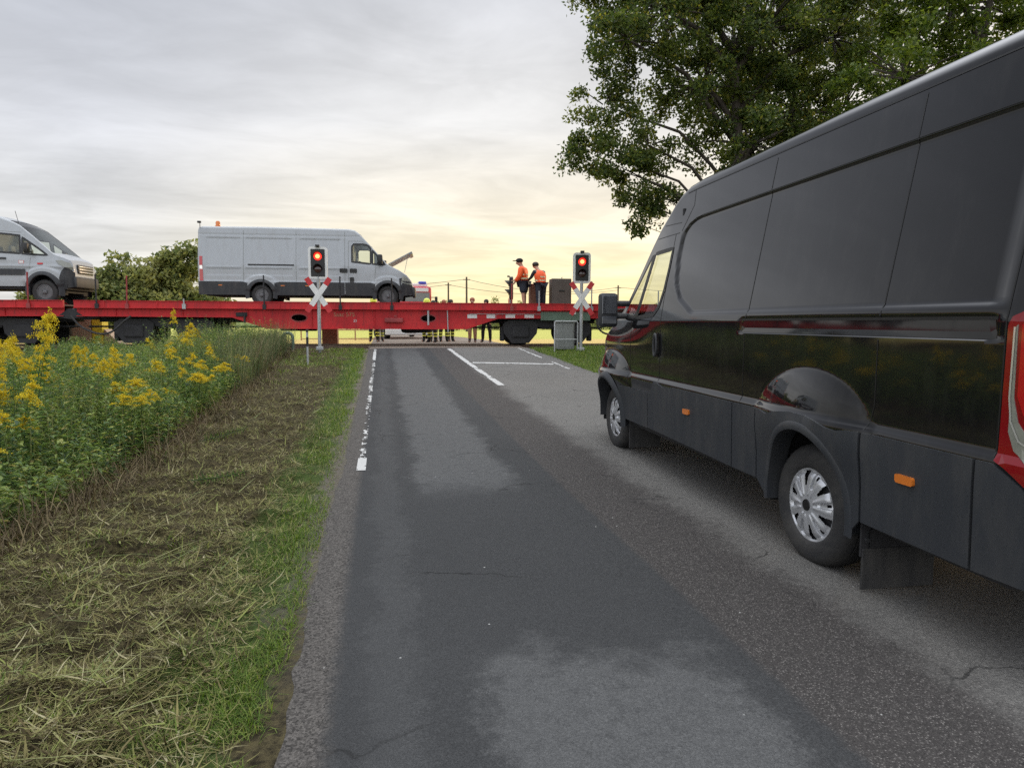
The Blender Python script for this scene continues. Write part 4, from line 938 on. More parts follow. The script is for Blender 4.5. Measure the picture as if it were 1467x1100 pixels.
mb = MB(); mb.tube([(14.1, .03, 1.2), (14.12, .03, .45)], .02); mb.box((13.45, .03, .95), (.06, .03, .5)); mb.build('hanging_lever', M['galv'], w2)
w1 = wagon('red flat wagon at the left edge carrying the white van with black bumper', -15.4, 1.93, (-11.0, -4.4), (-13.2, -.38), [(.93, 1.0, .02, 'red_dark'), (-2.2, 1.0, 0, 'steel'), (-5, 1.0, 0, 'steel')], (-9, -6))
w3 = wagon('red flat wagon half hidden behind the black van', 20.35, 37.5, (26.0, 33.0), (22.4, 35.5), [(21.5, .6, 0, 'steel'), (24, .8, 0, 'steel')], (27, 31))
# drawgear between wagons, and brake hoses
for nm, sc, par in (('coupling', 2.09, w1), ('coupling', 20.03, w2)):
    mb = MB(); mb.prism([(sc - .42, .92), (sc - .06, 1.22), (sc + .06, 1.22), (sc + .42, .92), (sc + .12, .84), (sc - .12, .84)], lambda a, b, d: (a, d, b), 1.1, 1.8); mb.box((sc, .35, 1.05), (.34, .3, .28)); mb.tube([(sc - .5, 1.45, 1.02), (sc + .5, 1.45, 1.02)], .12)
    mb.build(nm, M['under'], par); mb = MB(); mb.prism([(sc - .42, .92), (sc - .05, 1.20), (sc + .05, 1.20), (sc + .42, .92), (sc, .86)], lambda a, b, d: (a, d, b), .1, .3); mb.build('coupling_guard', M['under'], par)
for pts, par in ((((2.15, .0, .96), (2.45, -.03, .62), (2.95, -.05, .40), (3.35, -.05, .45), (3.75, -.03, .80), (3.95, .0, .96)), w2), (((19.3, -.02, .95), (19.35, -.04, .62), (19.62, -.05, .42), (19.95, -.05, .48), (20.25, -.03, .72), (20.4, 0, .95)), w2), (((19.5, 0, .95), (19.55, -.02, .80), (19.7, -.03, .76), (19.85, -.02, .85), (19.95, 0, .98)), w2)):
    P = [Vector(p) for p in pts]; Q = []
    for i in range(len(P) - 1):
        a, b, c, d = P[max(i - 1, 0)], P[i], P[i + 1], P[min(i + 2, len(P) - 1)]
        for k in range(6): t = k / 6; Q.append(.5 * ((2 * b) + (c - a) * t + (2 * a - 5 * b + 4 * c - d) * t * t + (3 * b - a - 3 * c + d) * t ** 3))
    MB().tube(Q + [P[-1]], .032, 8).build('brake_hose', M['rubber'], par, True)

# cabinets standing on the wagon floor by the workers
cb = thing('metal_cabinet', 'dark grey-brown steel cabinet on the wagon right of the workers', 'cabinet', on_train(18.25, 1.35, DECK), TANG)
mb = MB(); mb.cbox((0, 0, .53), (.72, .6, 1.06), .02); mb.build('housing', M['box_brown'], cb); mb = MB(); mb.cbox((0, -.31, .53), (.62, .02, .9), .006); d = mb.build('door', M['box_brown'], cb); mb = MB(); mb.cbox((.0, -.325, .62), (.2, .02, .05), .005); mb.build('handle', M['gasket'], d); mb = MB(); mb.tube([(.05, 0, 1.06), (.05, 0, 1.12), (.1, 0, 1.12)], .015); mb.build('lifting_eye', M['steel'], cb)
rb = thing('equipment_box', 'rust-red equipment box between the two workers', 'box', on_train(17.45, 1.75, DECK), TANG)
mb = MB(); mb.cbox((0, 0, .42), (.55, .5, .84), .03); mb.build('case', M['box_rust'], rb); mb = MB(); mb.cbox((0, 0, .86), (.57, .52, .05), .015); mb.build('lid', M['red_dark'], rb)

# ------------------------------------------------------------------ level-crossing signals
def crossing_signal(label, x, y, z, rz, lit=True, H=3.0, plate='sig_white'):
    t = thing('crossing_signal', label, 'crossing signal', (x, y, z), rz, 'level crossing signals')
    MB().tube([(0, .04, -.2), (0, .04, H - .35)], .05, 12).build('post', M['galv'], t, True)
    mb = MB(); mb.cbox((0, .03, -.04), (.2, .2, .1), .01); mb.build('post_foot', M['galv'], t)
    mb = MB(); patch(mb, lambda a, b, o: (a, -o, b), rrect(-.27, H - .93, .27, H, .09), .0, .13, res=.2, back=True)
    head = mb.build('signal_head', M[plate], t)
    mb = MB(); patch(mb, lambda a, b, o: (a, -o, b), rrect(-.20, H - .86, .20, H - .07, .02), .012, .01, res=.2); mb.build('black_face', M['sig_black'], head)
    for k, zc in enumerate((H - .28, H - .64)):
        on = lit and k == 0
        MB().lathe([(.115, 0), (.11, -.03), (.08, -.045), (.001, -.05)], 24, 'y', (0, -.012, zc)).build('lamp_lens', M['lamp_lit'] if on else M['lens_off'], head, True)
        if on: MB().lathe([(.062, -.046), (.05, -.054), (.001, -.058)], 20, 'y', (0, -.012, zc)).build('lamp_core', M['lamp_core'], head, True)
        vs = []; n = 14
        for i in range(n + 1): a = RAD(200 * i / n - 10); vs += [(.13 * math.cos(a), -.012, zc + .13 * math.sin(a)), (.13 * math.cos(a), -.012 - .20 * (.35 + .65 * math.sin(max(0, min(math.pi, a)))), zc + .13 * math.sin(a))]
        mb = MB(); mb.add(vs, [(2 * i, 2 * i + 1, 2 * i + 3, 2 * i + 2) for i in range(n)]); mb.add([(v[0] * .95, v[1], zc + (v[2] - zc) * .95) for v in vs], [(2 * i, 2 * i + 2, 2 * i + 3, 2 * i + 1) for i in range(n)]); mb.build('visor', M['sig_black'], head, True)
    mb = MB(); mb.cbox((0, -.05, H + .02), (.12, .10, .06), .01); mb.build('top_bracket', M['sig_black'], head)
    zc = H - 1.40
    for sgn in (-1, 1):
        an = math.atan2(1.0, .68 * sgn); R3 = Matrix.Rotation(-an, 3, 'Y')
        mb = MB(); mb.box((0, -.035 - .006 * sgn, zc), (.72, .010, .15), M4=R3); bl = mb.build('cross_blade', M['sig_white'], t)
        for e in (-1, 1):
            mb = MB(); c = R3 @ Vector((e * .475, 0, 0)); mb.box((c.x, -.035 - .006 * sgn, zc + c.z), (.23, .010, .15), M4=R3); mb.build('red_tip', M['sig_red'], bl)
    return t
crossing_signal('lit red crossing light with red-tipped white cross on the left roadside', -1.78, 20.55, .66, RAD(0), True, 2.92)
crossing_signal('lit red crossing light with red-tipped white cross beside the grey cabinet', 6.10, 20.05, .62, RAD(-10), True, 2.92)
crossing_signal('unlit crossing light seen edge-on beyond the wagon, left of the workers', 5.28, 27.6, .5, RAD(-97), False, 2.78, 'sig_black')

# small things by the rails
t = thing('roadside_cabinet', 'grey signal cabinet behind the tubular guard rail', 'cabinet', (5.72, 20.6, .56), RAD(-4))
mb = MB(); mb.cbox((0, 0, .42), (.55, .4, .84), .02); mb.build('housing', M['box_grey'], t); mb = MB(); mb.cbox((0, 0, .86), (.61, .46, .05), .015); mb.build('lid', M['box_grey'], t); mb = MB(); mb.cbox((0, -.205, .42), (.47, .015, .7), .005); mb.build('door', M['box_grey'], t)
t = thing('guard_rail', 'galvanised tubular guard frame in front of the grey cabinet', 'guard rail', (5.62, 20.05, .52), RAD(-4))
mb = MB(); mb.tube([(-.36, 0, -.1), (-.36, 0, .88), (-.33, 0, .92), (.33, 0, .92), (.36, 0, .88), (.36, 0, -.1)], .024, 8); mb.build('frame', M['galv'], t, True); mb = MB(); mb.tube([(-.36, 0, .36), (.36, 0, .36)], .018, 8); mb.build('cross_bar', M['galv'], t, True)
mb = MB(); mb.tube([(-2.56, 20.75, .4), (-2.56, 20.75, .93)] + [(-2.70 + .14 * math.cos(RAD(a)), 20.75, .93 + .14 * math.sin(RAD(a))) for a in range(15, 181, 15)] + [(-2.84, 20.75, .86)], .045, 10)
tag(mb.build('bent_pipe', M['green_grey'], None, True), 'bent grey-green pipe sticking up at the end of the weeds', 'pipe')
t = thing('marker_post', 'short black-and-white marker post on the mown verge', 'post', (-1.74, 16.8, float(groundz(-1.74, 16.8))), 0)
mb = MB(); mb.tube([(0, 0, -.1), (0, 0, .84)], .026, 10); mb.build('post', M['galv'], t); mb = MB(); mb.tube([(0, 0, .44), (0, 0, .66)], .029, 10); mb.build('band', M['sig_black'], t); mb = MB(); mb.tube([(0, 0, .78), (0, 0, .86)], .029, 10); mb.build('band', M['sig_black'], t)
t = thing('relay_box', 'rusty brown box beyond the rails behind the left signal post', 'box', (-1.92, 26.9, .40), RAD(-4))
mb = MB(); mb.cbox((0, 0, .5), (.58, .4, 1.05), .02); mb.build('housing', M['box_rust'], t); mb = MB(); mb.cbox((0, 0, 1.04), (.64, .46, .05), .015); mb.build('lid', M['box_rust'], t)
t = thing('concrete_block', 'beige block with yellow painted ends under the gap between wagons', 'block', (-11.0, 27.6, .35), RAD(-4))
mb = MB(); mb.cbox((0, 0, .75), (1.15, .8, 1.3), .02); mb.build('block', M['box_tan'], t); mb = MB(); mb.cbox((0, 0, .18), (1.05, .84, .34), .02); mb.build('plinth', M['box_brown'], t)
for x in (-.78, .78): mb = MB(); mb.cbox((x, -.1, .62), (.36, .5, 1.2), .02); mb.build('yellow_end', M['yellow'], t)
mb = MB(); mb.prism([(-1.0, 0), (-1.0, .75), (-1.62, 0)], lambda a, b, d: (a, d, b), -.3, .3); mb.prism([(1.0, 0), (1.0, .75), (1.72, 0)], lambda a, b, d: (a, d, b), -.3, .3); mb.build('ramp_end', M['box_tan'], t)
t = thing('field_gate', 'thin pale field rail beyond the track behind the left signal', 'rail', (-2.5, 33.0, .2), RAD(-3))
mb = MB(); [mb.tube([(x, 0, -.2), (x, 0, .85)], .03) for x in (-1.2, 0, 1.3, 2.6)]; mb.build('post', M['tan_cloth'], t); mb = MB(); mb.tube([(-1.2, 0, .82), (2.6, 0, .82)], .025); mb.tube([(-1.2, 0, .4), (2.6, 0, .4)], .02); mb.build('rail', M['tan_cloth'], t)

# ------------------------------------------------------------------ fire engine beyond the crossing, facing the camera
FE = thing('fire_engine', 'red and white fire engine facing the crossing from the far side of the wagon', 'fire engine', (1.42, 33.4, float(roadz(32))), RAD(6))
FE.scale = (1, 1, .90)
mb = MB(); mb.cbox((0, 1.2, 1.55), (2.35, 2.2, 1.0), .08); mb.cbox((0, 1.25, 2.45), (2.25, 2.1, .9), .14); mb.cbox((0, 5.2, 1.9), (2.4, 5.6, 2.2), .08); mb.build('body', M['fire_red'], FE, True)
mb = MB(); mb.add([(-1.02, .18, 2.06), (1.02, .18, 2.06), (1.0, .185, 2.55), (-1.0, .185, 2.55)], [(0, 1, 2, 3)]); mb.build('windscreen', M['box_grey'], FE); mb = MB(); mb.cbox((0, .19, 2.70), (1.9, .04, .2), .01); mb.build('white_fascia', M['sig_white'], FE)
mb = MB(); mb.cbox((0, .08, .40), (2.4, .22, .34), .05); mb.build('front_bumper', M['sig_white'], FE); mb = MB(); mb.cbox((0, -.035, .40), (.52, .02, .11), .004); mb.build('number_plate', M['sig_black'], FE)
mb = MB(); mb.cbox((0, .07, 1.25), (1.5, .06, .45), .02); mb.build('grille', M['gasket'], FE)
mb = MB(); mb.cbox((0, .9, 2.98), (2.0, .4, .2), .05); mb.build('light_bar_base', M['sig_white'], FE); 
for x in (-.75, .75): mb = MB(); mb.cbox((x, .9, 3.1), (.4, .42, .2), .06); mb.build('blue_light', M['blue_lamp'], FE)
for x in (-.8, .8): mb = MB(); mb.cbox((x, .05, 1.1), (.34, .06, .2), .02); mb.build('headlamp', M['chrome'], FE)
for x in (-1.35, 1.35): mb = MB(); mb.cbox((x, .25, 2.1), (.14, .1, .5), .04); mb.tube([(x * .8, .3, 2.3), (x, .25, 2.3)], .02); mb.build('wing_mirror', M['gasket'], FE)
for x in (-1.0, 1.0):
    for y in (1.2, 6.2): o = tyre_mesh(.48, .3, 48).build('wheel', M['rubber'], FE, True); o.location = (x, y, .48)

# ------------------------------------------------------------------ people
def skin_mesh(name, J, E, m, parent, root=0, sub=1):
    me = bpy.data.meshes.new(name); keys = list(J); ix = {k: i for i, k in enumerate(keys)}
    me.from_pydata([J[k][0] for k in keys], [(ix[a], ix[b]) for a, b in E], [])
    o = bpy.data.objects.new(name, me); COL.objects.link(o)
    md = o.modifiers.new('s', 'SKIN'); md.use_smooth_shade = True
    for k in keys: r = J[k][1]; me.skin_vertices[0].data[ix[k]].radius = r if isinstance(r, tuple) else (r, r)
    for i, d in enumerate(me.skin_vertices[0].data): d.use_root = (i == root)
    if sub: ms_ = o.modifiers.new('u', 'SUBSURF'); ms_.levels = sub; ms_.render_levels = sub
    bpy.context.view_layer.update()
    nm = bpy.data.meshes.new_from_object(o.evaluated_get(bpy.context.evaluated_depsgraph_get())); bpy.data.objects.remove(o); bpy.data.meshes.remove(me)
    nm.materials.clear(); nm.name = name
    for p in nm.polygons: p.material_index = 0
    return link(name, nm, m, parent, True, None)
def person(label, loc, rz, top='hivis', legs='navy', sleeves=True, shorts=False, hat=None, hair='hair', H=1.75, lean=0.0, arms=((.12, .05), (.12, .05)), stance=.10, bands=True, group=None, nod=.0, legband=False):
    """standing figure; local +Y is the way it faces. arms: per side (forward swing of upper arm, extra bend of forearm), radians"""
    t = thing('person', label, 'person', loc, rz, group); k = H / 1.75
    def v(x, y, z): return (x * k, y * k, z * k)
    def tilt(x, y, z):   # upper body leans forward about the hips
        dz = z - .95; return v(x, y + dz * math.sin(lean), .95 + dz * math.cos(lean))
    hd = .10 * nod
    J = {'pel': (v(0, 0, .96), (.135 * k, .10 * k)), 'wst': (tilt(0, .0, 1.10), (.125 * k, .09 * k)), 'chs': (tilt(0, .01, 1.32), (.15 * k, .105 * k)), 'nck': (tilt(0, .01, 1.47), .055 * k), 'nk2': (tilt(0, .03 + hd * .3, 1.54), .052 * k),
         'hd0': (tilt(0, .045 + hd * .7, 1.60), (.072 * k, .085 * k)), 'hd1': (tilt(0, .035 + hd, 1.68), (.078 * k, .095 * k)), 'hd2': (tilt(0, .02 + hd, 1.74), (.055 * k, .07 * k)), 'nos': (tilt(0, .155 + hd, 1.635), .012 * k)}
    E = [('pel', 'wst'), ('wst', 'chs'), ('chs', 'nck'), ('nck', 'nk2'), ('nk2', 'hd0'), ('hd0', 'hd1'), ('hd1', 'hd2'), ('hd0', 'nos')]
    for n_, s in (('l', -1), ('r', 1)):
        fs, bd = arms[0 if s < 0 else 1]
        sh = (s * .185, 0.0, 1.42); el = (s * (.225), .28 * math.sin(fs), 1.42 - .28 * math.cos(fs)); wr = (s * .21, el[1] + .25 * math.sin(fs + bd), el[2] - .25 * math.cos(fs + bd))
        hn = (s * .205, wr[1] + .08 * math.sin(fs + bd), wr[2] - .08 * math.cos(fs + bd))
        J.update({n_ + 'sh': (tilt(*sh), .062 * k), n_ + 'el': (tilt(*el), .044 * k), n_ + 'wr': (tilt(*wr), .031 * k), n_ + 'hn': (tilt(*hn), (.038 * k, .022 * k))})
        E += [('chs', n_ + 'sh'), (n_ + 'sh', n_ + 'el'), (n_ + 'el', n_ + 'wr'), (n_ + 'wr', n_ + 'hn')]
        for i, (o_, ln) in enumerate(((-.028, .070), (-.010, .082), (.009, .078), (.026, .062))):
            a = fs + bd + .25; J[f'{n_}f{i}'] = (tilt(hn[0] + s * .0, hn[1] + o_ + ln * math.sin(a) * .9, hn[2] - ln * math.cos(a)), .010 * k); E.append((n_ + 'hn', f'{n_}f{i}'))
        J[n_ + 'th'] = (tilt(hn[0] - s * .035, hn[1] + .035, hn[2] - .015), .011 * k); E.append((n_ + 'wr', n_ + 'th'))
        J.update({n_ + 'hp': (v(s * .09, 0, .90), .098 * k), n_ + 'kn': (v(s * (stance + .0), .02 * s, .50), .062 * k), n_ + 'ca': (v(s * stance * 1.03, -.01 + .02 * s, .34), .056 * k), n_ + 'an': (v(s * stance * 1.06, -.02 + .03 * s, .09), .040 * k), n_ + 'to': (v(s * stance * 1.25, .13 + .03 * s, .035), (.042 * k, .028 * k))})
        E += [('pel', n_ + 'hp'), (n_ + 'hp', n_ + 'kn'), (n_ + 'kn', n_ + 'ca'), (n_ + 'ca', n_ + 'an'), (n_ + 'an', n_ + 'to')]
    skin_mesh('body', J, E, M['skin'], t)
    def cloth(nm, keys, grow, mm, extra={}):
        JJ = {q: (J[q][0], tuple(r + grow for r in J[q][1]) if isinstance(J[q][1], tuple) else J[q][1] + grow) for q in keys}; JJ.update(extra)
        kk = set(JJ); EE = [e for e in E if e[0] in kk and e[1] in kk] + [e for e in extra.get('_e', [])] if '_e' not in extra else None
        return skin_mesh(nm, JJ, EE, M[mm], t)
    up = ['wst', 'chs', 'pel'] + [a + b for a in 'lr' for b in (('sh', 'el', 'wr') if sleeves else ('sh', 'el'))]
    if sleeves == 'dark':
        cloth('pullover', up, .010, 'navy'); cloth('vest', ['wst', 'chs', 'pel', 'lsh', 'rsh'], .050, top)
    else: cloth('jacket', up, .040, top)
    lg = ['pel'] + [a + b for a in 'lr' for b in (('hp', 'kn') if shorts else ('hp', 'kn', 'ca', 'an'))]
    cloth('shorts' if shorts else 'trousers', lg, .026 if not shorts else .042, legs)
    for n_, s in (('l', -1), ('r', 1)):
        skin_mesh('boot', {'a': (J[n_ + 'an'][0], .052 * k), 'h': (v(s * stance * 1.06, -.06 + .03 * s, .045), .04 * k), 'b': (J[n_ + 'to'][0], (.052 * k, .036 * k)), 'u': (v(s * stance * 1.05, -.015 + .03 * s, .19), .055 * k)}, [('u', 'a'), ('a', 'h'), ('a', 'b')], M['black_cloth'], t)
    hc = Vector(J['hd1'][0])
    if hat == 'cap':
        mb = MB(); mb.ball(hc + Vector((0, -.005, .035 * k)), .108 * k, 8, .85); mb.cbox(hc + Vector((0, .13 * k, .035 * k)), (.15 * k, .12 * k, .02), .008); mb.build('cap', M['black_cloth'], t, True)
    elif hat == 'helmet':
        mb = MB(); mb.ball(hc + Vector((0, 0, .045 * k)), .138 * k, 8, .85); mb.lathe([(.13 * k, .0), (.165 * k, -.02), (.165 * k, -.03), (.13 * k, -.01)], 20, 'z', hc + Vector((0, 0, .03 * k))); mb.build('helmet', M['refl_yel'] if top != 'hivis' else M['sig_white'], t, True)
    else:
        mb = MB(); mb.ball(hc + Vector((0, -.018 * k, .028 * k)), .106 * k, 8, .98); mb.build('hair', M[hair], t, True)
    for s in (-1, 1): MB().ball(Vector(J['hd0'][0]) + Vector((s * .032 * k, .088 * k, .045 * k)), .010 * k, 5).build('eye', M['gasket'], t)
    if bands:
        for zb in (1.06, 1.20): mb = MB(); c = Vector(tilt(0, .005, zb)); mb.lathe([(.192 * k, -.024), (.194 * k, .024)], 28, 'z', (0, 0, 0), caps=False); n0 = len(mb.v) - 56; mb.v[n0:] = [Vector((q[0] * .98, q[1] * .80, q[2])) + c for q in mb.v[n0:]]; mb.build('reflective_band', M['reflect'] if top == 'hivis' else M['refl_yel'], t, True)
    if legband:
        for n_ in 'lr':
            for zz_ in (.28, .40): mb = MB(); a, b = Vector(J[n_ + 'an'][0]), Vector(J[n_ + 'kn'][0]); q = a + (b - a) * ((zz_ * k - a.z) / (b.z - a.z)); mb.lathe([(.082 * k, -.025), (.082 * k, .025)], 18, 'z', q, caps=False); mb.build('leg_band', M['refl_yel'], t, True)
    return t
hz = on_train
p = hz(16.9, 1.3, DECK); wk = person('worker in orange high-visibility jacket, dark shorts and cap standing on the wagon', p, RAD(62), 'hivis', 'navy', True, True, 'cap', H=1.74, lean=.06, arms=((.15, .5), (.25, .9)), stance=.12, nod=.6)
wk.scale = (1.26, 1.26, 1.0)
p = hz(17.50, 1.15, DECK); wk = person('worker in orange vest over dark sleeves and trousers, leaning by the rust-red box', p, RAD(28), 'hivis', 'navy', 'dark', False, None, H=1.63, lean=.20, arms=((.55, .5), (.2, .25)), stance=.11, nod=.9)
wk.scale = (1.26, 1.26, 1.0)
gz_ = float(roadz(28))
person('firefighter in dark gear with yellow bands left of the fire engine', (-.28, 28.6, gz_), RAD(170), 'navy', 'black_cloth', True, hat='helmet', legband=True, stance=.13, arms=((.1, .2), (.5, .9)))
person('firefighter in blue jacket leaning forward in front of the fire engine bumper', (-.02, 29.2, gz_), RAD(200), 'blue_lamp', 'grey_cloth', True, hat='helmet', legband=True, lean=.5, H=1.6, arms=((.6, .5), (.6, .5)))
person('firefighter in white helmet right of the fire engine', (1.92, 28.4, gz_), RAD(150), 'navy', 'black_cloth', True, hat='helmet', legband=True, stance=.14, arms=((.3, .9), (.4, .8)))
person('dark-haired firefighter with yellow leg bands second right of the fire engine', (2.22, 29.0, gz_), RAD(190), 'navy', 'black_cloth', True, legband=True, stance=.12, H=1.72)
person('bare-headed firefighter in navy, third right of the fire engine', (2.62, 28.5, gz_), RAD(205), 'navy', 'black_cloth', True, hair='ginger', legband=True, stance=.16, H=1.73)
person('firefighter bending over in front of the others, yellow-banded sleeves, right of the fire engine', (2.05, 27.5, gz_), RAD(120), 'navy', 'black_cloth', True, legband=True, stance=.18, lean=.75, H=1.72, arms=((.9, .3), (.8, .4)))
person('tall firefighter with yellow leg bands at the right end of the crew', (2.95, 28.9, gz_), RAD(215), 'navy', 'black_cloth', True, legband=True, stance=.13, H=1.76)
person('woman with ginger hair and tan trousers behind the wagon', (3.72, 27.6, gz_), RAD(165), 'black_cloth', 'tan_cloth', True, hair='ginger', bands=False, stance=.10, H=1.80)
person('person in orange jacket and black trousers behind the wagon, right of the ginger-haired woman', (4.32, 27.7, gz_), RAD(150), 'hivis', 'black_cloth', True, hair='hair', stance=.15, H=1.74)

# ------------------------------------------------------------------ vegetation
def blades(name, base, yaw, tilt, length, width, curve, m, kind='stuff', label=None, cat=None):
    """thin curved blades: 5 points, 3 triangles each"""
    n = len(base); dx, dy = np.cos(yaw), np.sin(yaw); px, py = -dy, dx
    def at(u):
        a = tilt + curve * u; L = length * u
        return np.stack([base[:, 0] + dx * L * np.sin(a), base[:, 1] + dy * L * np.sin(a), base[:, 2] + L * np.cos(a)], 1)
    w = np.stack([px * width / 2, py * width / 2, 0 * px], 1); m1 = at(.55)
    V = np.stack([base - w, base + w, m1 - w * .75, m1 + w * .75, at(1.0)], 1).reshape(-1, 3)
    i = np.arange(n)[:, None] * 5; F = np.concatenate([i + np.array([[0, 1, 3]]), i + np.array([[0, 3, 2]]), i + np.array([[2, 3, 4]])], 1).reshape(-1, 3)
    o = mesh_np(name, V, F, m); return tag(o, label, cat, None, kind)
def leaf_quads(C, A, Bv, L, Wd, droop=.15):
    """pointed leaves: C base, A direction, Bv side, folded a little"""
    n = len(C); N_ = np.cross(A, Bv); L = L[:, None]; Wd = Wd[:, None]
    mid = C + A * L * .45; tip = C + A * L - N_ * L * droop
    V = np.stack([C, mid + Bv * Wd / 2 + N_ * Wd * .12, tip, mid - Bv * Wd / 2 + N_ * Wd * .12], 1).reshape(-1, 3)
    i = np.arange(n)[:, None] * 4; return V, np.concatenate([i + np.array([[0, 1, 2]]), i + np.array([[0, 2, 3]])], 1).reshape(-1, 3)
def runit(n): v = rng.normal(size=(n, 3)); return v / np.linalg.norm(v, axis=1, keepdims=True)
def perp(A):
    r = runit(len(A)); b = np.cross(A, r); return b / (np.linalg.norm(b, axis=1, keepdims=True) + 1e-9)

HAY = leafmat('hay', [(0, (.040, .031, .016)), (.28, (.105, .084, .040)), (.50, (.235, .205, .088)), (.74, (.20, .23, .066)), (.93, (.30, .268, .14)), (1, (.44, .40, .25))], trans=.12, rough=.8, clump=(.045, .036, .018), cscale=4.0, spec=.1)
GRASS = leafmat('grass_blade', [(0, (.050, .090, .012)), (.5, (.105, .175, .020)), (.8, (.17, .23, .04)), (1, (.28, .26, .10))], trans=.38, rough=.6)
def scatter(n, x0, x1, y0, y1, p=1.3):
    """more points close by"""
    u = rng.random(n); e = 1 - p
    y = (y0 ** e + u * (y1 ** e - y0 ** e)) ** (1 / e); x = x0 + rng.random(n) * (x1 - x0); return x, y
# mown hay lying on the verge
x, y = scatter(290000, -4.0, -.50, 1.15, 21, 1.7); keep = (x > -.85 * y - 1.3); x, y = x[keep], y[keep]
keep = rng.random(len(x)) < (.25 + .75 * sst(.62, 1.0, -x)) * (.45 + .9 * fbm(x * 1.8, y * 2.4, 31)); x, y = x[keep], y[keep]; n = len(x)
L = rng.uniform(.02, .075, n) * (1 + 1.0 * sst(3, 10, y)); wd = rng.uniform(.0014, .0036, n) * (1 + y * .14)
nc = 7000; cx0, cy0 = scatter(nc, -3.6, -.62, 1.15, 20, 1.7); cyaw = rng.normal(.15, .9, nc); cs = rng.uniform(.03, .09, nc)
pk = rng.integers(0, nc, n); inc = rng.random(n) < .62
x = np.where(inc, cx0[pk] + rng.normal(0, 1.5, n) * cs[pk], x); y = np.where(inc, cy0[pk] + rng.normal(0, 1.0, n) * cs[pk], y)
ok = (x > -.85 * y - 1.3) & (x < -.43) & (y > 1.1); x, y, L, wd, pk, inc = x[ok], y[ok], L[ok], wd[ok], pk[ok], inc[ok]; n = len(x)
z = groundz(x, y) + np.where(inc, rng.uniform(0, .75, n) * cs[pk] * np.exp(-(((x - cx0[pk]) / (1.6 * cs[pk])) ** 2 + ((y - cy0[pk]) / (1.2 * cs[pk])) ** 2)), rng.uniform(-.004, .018, n))
# clippings lie roughly across the mower's path with scatter
blades('hay', np.stack([x, y, z], 1), np.where(inc, cyaw[pk] + rng.normal(0, .5, n), rng.normal(.15, .9, n)) + math.pi * (rng.random(n) < .5), rng.uniform(.95, 1.65, n), L, wd, rng.uniform(-.5, .5, n), HAY, label='brown mown hay lying over the verge', cat='hay')
# long pale stalks left among the clippings
STALK = leafmat('green_stalk', [(0, (.10, .13, .04)), (.6, (.20, .23, .08)), (1, (.30, .29, .13))], trans=.2, rough=.6)
x, y = scatter(260, -2.6, -.85, 1.4, 14, 1.5); n = len(x)
blades('cut_stalks', np.stack([x, y, groundz(x, y) + .02], 1), rng.uniform(-.6, 1.4, n), rng.uniform(1.25, 1.5, n), rng.uniform(.18, .5, n), rng.uniform(.003, .007, n) * (1 + y * .1), rng.uniform(.0, .25, n), STALK, label='pale green cut stalks lying in the hay', cat='stalks')
# living grass: a fringe along the road, thin tufts elsewhere, and the right verge
x, y = scatter(72000, -1.35, -.40, 1.1, 21.2, 1.45); f = fbm(x * 1.5, y * 1.2, 41); c = -.59 + .12 * (1 - sst(2, 4, y)) + .16 * (vnoise(y * .8, .1, 42) - .5)
keep = rng.random(len(x)) < np.exp(-((x - c) / (.14 + .12 * f)) ** 2) * sst(.28, .55, fbm(x * 3.1, y * 2.3, 43)); x, y = x[keep], y[keep]
x2, y2 = scatter(26000, -3.4, -.9, 1.2, 20, 1.5); keep = fbm(x2 * 1.4, y2 * 1.6, 44) > .60; x2, y2 = x2[keep], y2[keep]
x3, y3 = rng.uniform(4.75, 9, 42000), rng.uniform(10, 21.5, 42000)
x4, y4 = rng.uniform(-5.5, -.5, 14000), rng.uniform(15, 21.6, 14000); k4 = fbm(x4 * 1.2, y4 * 1.2, 47) > .45; x4, y4 = x4[k4], y4[k4]
x, y = np.concatenate([x, x2, x3, x4]), np.concatenate([y, y2, y3, y4]); n = len(x)
blades('grass', np.stack([x, y, groundz(x, y) - .005], 1), rng.uniform(0, 6.28, n), rng.uniform(.1, .8, n), rng.uniform(.035, .10, n) * (1 + .6 * sst(6, 16, y)), rng.uniform(.002, .0042, n) * (1 + y * .10), rng.uniform(.2, 1.0, n), GRASS, label='short green grass along both road edges', cat='grass')

# weed bank: the thicket that reads as one mass
WEED = leafmat('weed_leaf', [(0, (.034, .066, .030)), (.35, (.075, .130, .042)), (.7, (.145, .215, .055)), (.9, (.26, .31, .075)), (1, (.34, .29, .11))], trans=.35, rough=.5, clump=(.20, .25, .06), cscale=1.3)
DRY = leafmat('dry_grass', [(0, (.04, .028, .016)), (.5, (.10, .074, .038)), (1, (.20, .16, .085))], trans=.15, rough=.8)
def edge_x(y): return -2.30 - .35 * sst(9, 20, y) + .22 * (vnoise(y * .8, .5, 51) - .5)
def weed_h(x, y):
    d = np.clip((edge_x(y) - x) / .9, 0, 1); return (.60 + .64 * vnoise(x * .55 + 3.3, y * .42 + 1.7, 57)) * (1 - .50 * sst(3.6, 4.8, -x) * sst(8.5, 11.5, y)) * (.34 + .66 * d) * (.38 + .40 * vnoise(x * .9, y * .8, 52) + .62 * vnoise(x * 2.9, y * 2.4, 53)) * (1.10 + .08 * sst(12, 18, y))
ys_ = 3.2 + 17.6 * rng.random(8200) ** .85; ex = edge_x(ys_); xs_ = ex - rng.random(8200) ** 1.1 * 5.6; k = (xs_ > -.85 * ys_ - 1.6); xs_, ys_ = xs_[k], ys_[k]
H_ = weed_h(xs_, ys_); nl = 30; n = len(xs_) * nl
u = np.tile((np.arange(nl) + .5) / nl, len(xs_)); hx, hy, hh = np.repeat(xs_, nl), np.repeat(ys_, nl), np.repeat(H_, nl)
lean = np.repeat(rng.normal(0, .12, (len(xs_), 2)), nl, 0)
